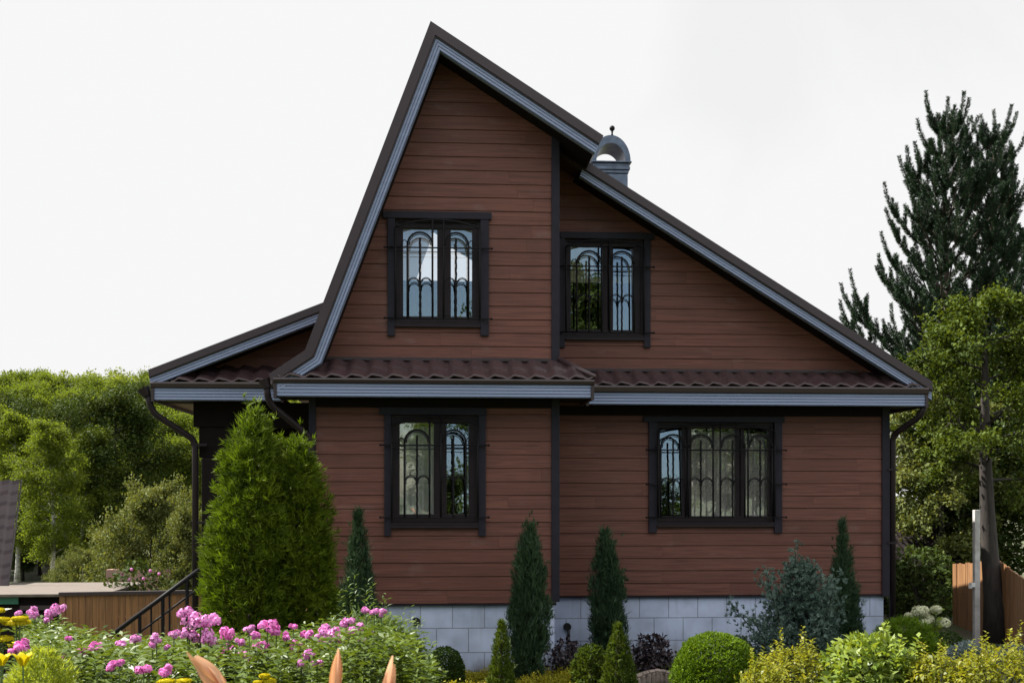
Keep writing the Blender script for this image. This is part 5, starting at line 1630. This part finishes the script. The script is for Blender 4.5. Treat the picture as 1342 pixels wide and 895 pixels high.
bloom('yellow_lily', 'pale yellow trumpet flower beside the lime feathery plant', 30, 872, 5.4, 551, M['yellow'], 6, 0.075)
bloom('yellow_lily', 'pale yellow trumpet flower at the very left edge', 2, 872, 5.4, 552, M['yellow'], 6, 0.07)


def lily_bud(label, Y, base, tip, wpx, split=0):
    """a near daylily bud: long petals closed to a pointed tip on a stalk"""
    bx, bz = at(*base, Y); tx, tz = at(*tip, Y); z0 = gz(bx, Y)
    root = thing('daylily', label, 'flower', (0, 0, 0), 'peach daylilies close to the camera')
    A, B = Vector((bx, Y, bz)), Vector((tx, Y + 0.02, tz)); ax = (B - A).normalized(); L = (B - A).length
    rad = wpx / 2 / pxm(Y, base[0])
    tb = MB(); tb.tube([(bx - ax.x * 0.1, Y, z0), A - ax * 0.12, A], [0.006, 0.005, 0.005], 7); tb.build('stem', M['stem'], root)
    n = 3 + split
    for k in range(n):
        a = 2 * PI * k / n + 0.4
        u = ax.cross(Vector((0, 1, 0))).normalized(); v = ax.cross(u)
        d = u * math.cos(a) + v * math.sin(a); s = u * -math.sin(a) + v * math.cos(a)
        pts = []; m = 9
        op = 0.25 if split else 0.0
        lk = L * (1 - 0.17 * k if split else 1 - 0.03 * k)
        for j in range(m):
            t = j / (m - 1)
            prof = math.sin(PI * (0.10 + 0.86 * t ** 0.9)) ** 0.8
            c = A + ax * lk * t + d * rad * (0.55 * prof + op * t * t)
            for q in (-1, -0.5, 0, 0.5, 1):
                pts.append(c + s * rad * 0.85 * prof * q - d * rad * 0.45 * prof * q * q)
        b = MB(); b.add(pts, [(j * 5 + q, j * 5 + q + 1, j * 5 + q + 6, j * 5 + q + 5) for j in range(m - 1) for q in range(4)], 0.2 + 0.2 * k)
        b.build('petal', M['petal'], root, smooth=True)
    return root


lily_bud('peach daylily bud opening with two tips, leftmost of the near buds', 2.6, (292, 905), (246, 853), 30, 1)
lily_bud('slender closed peach daylily bud, middle one of the near buds', 2.6, (437, 915), (443, 851), 20)
lily_bud('peach daylily bud with ragged tip, rightmost of the near buds', 2.6, (503, 920), (517, 861), 22, 1)

# ------------------------------------------------------------------ yellow ground cover, stone edging
rng = np.random.default_rng(601)
n = 16000
px = 545 + 245 * rng.random(n); Yg = 12.2 + 2.0 * rng.random(n)
xg = np.array([X(a, b_) for a, b_ in zip(px, Yg)]); zg = np.array([gz(a, b_) for a, b_ in zip(xg, Yg)])
hgt = 0.09 + 0.07 * np.sin(xg * 5 + Yg * 3) * np.sin(xg * 9 - Yg * 4) + 0.08 * rng.random(n)
P = np.stack([xg, Yg, zg + np.maximum(0.01, hgt) * rng.random(n) ** 0.4], axis=1)
V = elems(P, rsph(rng, n) + np.array([0, 0, 0.5]), 0.035 * (0.6 + 0.6 * rng.random(n)), 0.016 * np.ones(n), np.array([0, 0, 1.0]) + rng.normal(size=(n, 3)) * 0.5, rng)
o = quad_mesh('ground_cover', V, rng.random(n), M['sedum']); tag(o, 'low yellow ground cover along the foot of the house', 'ground cover', kind='stuff')
n = 26000
px = 540 + 700 * rng.random(n); Yg = 12.3 + 2.9 * rng.random(n)
xg = np.array([X(a, b_) for a, b_ in zip(px, Yg)]); zg = np.array([gz(a, b_) for a, b_ in zip(xg, Yg)])
P = np.stack([xg, Yg, zg], axis=1)
V = elems(P, rng.normal(size=(n, 3)) * 0.45 + np.array([0, 0, 1.0]), 0.09 * (0.5 + 0.7 * rng.random(n)), 0.010 * np.ones(n), rsph(rng, n), rng)
o = quad_mesh('grass', V, rng.random(n), M['phlox']); tag(o, 'short grass in front of the foundation', 'grass', kind='stuff')

Ye = 13.3
ed = thing('stone_edging', 'low curved stone edging between the pointed thuja and bright ball', 'edging', (X(862, Ye), Ye, 0))
b = MB(); rr = random.Random(4)
for i in range(9):
    q = i / 8; a = 836 + 52 * q; yy = Ye + 0.35 * math.sin(q * PI); x, z = at(a, 888 - 8 * math.sin(q * PI), yy)
    b.prism([(x - 0.035, gz(x, yy) - 0.02), (x + 0.028, gz(x, yy) - 0.02), (x + 0.024 + rr.uniform(0, 0.008), z), (x - 0.03 - rr.uniform(0, 0.006), z + rr.uniform(-0.01, 0.01))], yy - 0.05, yy + 0.05, rr.random())
b.build('stones', M['stone'], ed, bevel=0.008)
b = MB()
for i in range(7):
    pts = []
    for q in (i / 7 + 0.01, i / 7 + 0.07, i / 7 + 0.128):
        yy = Ye + 0.35 * math.sin(q * PI); pts.append((X(832 + 58 * q, yy), yy - 0.03, Z(862, 888 - 8 * math.sin(q * PI), yy) + 0.008 + rr.uniform(0, 0.01)))
    b.tube(pts, 0.03, 6)
b.build('coping', M['stone'], ed)
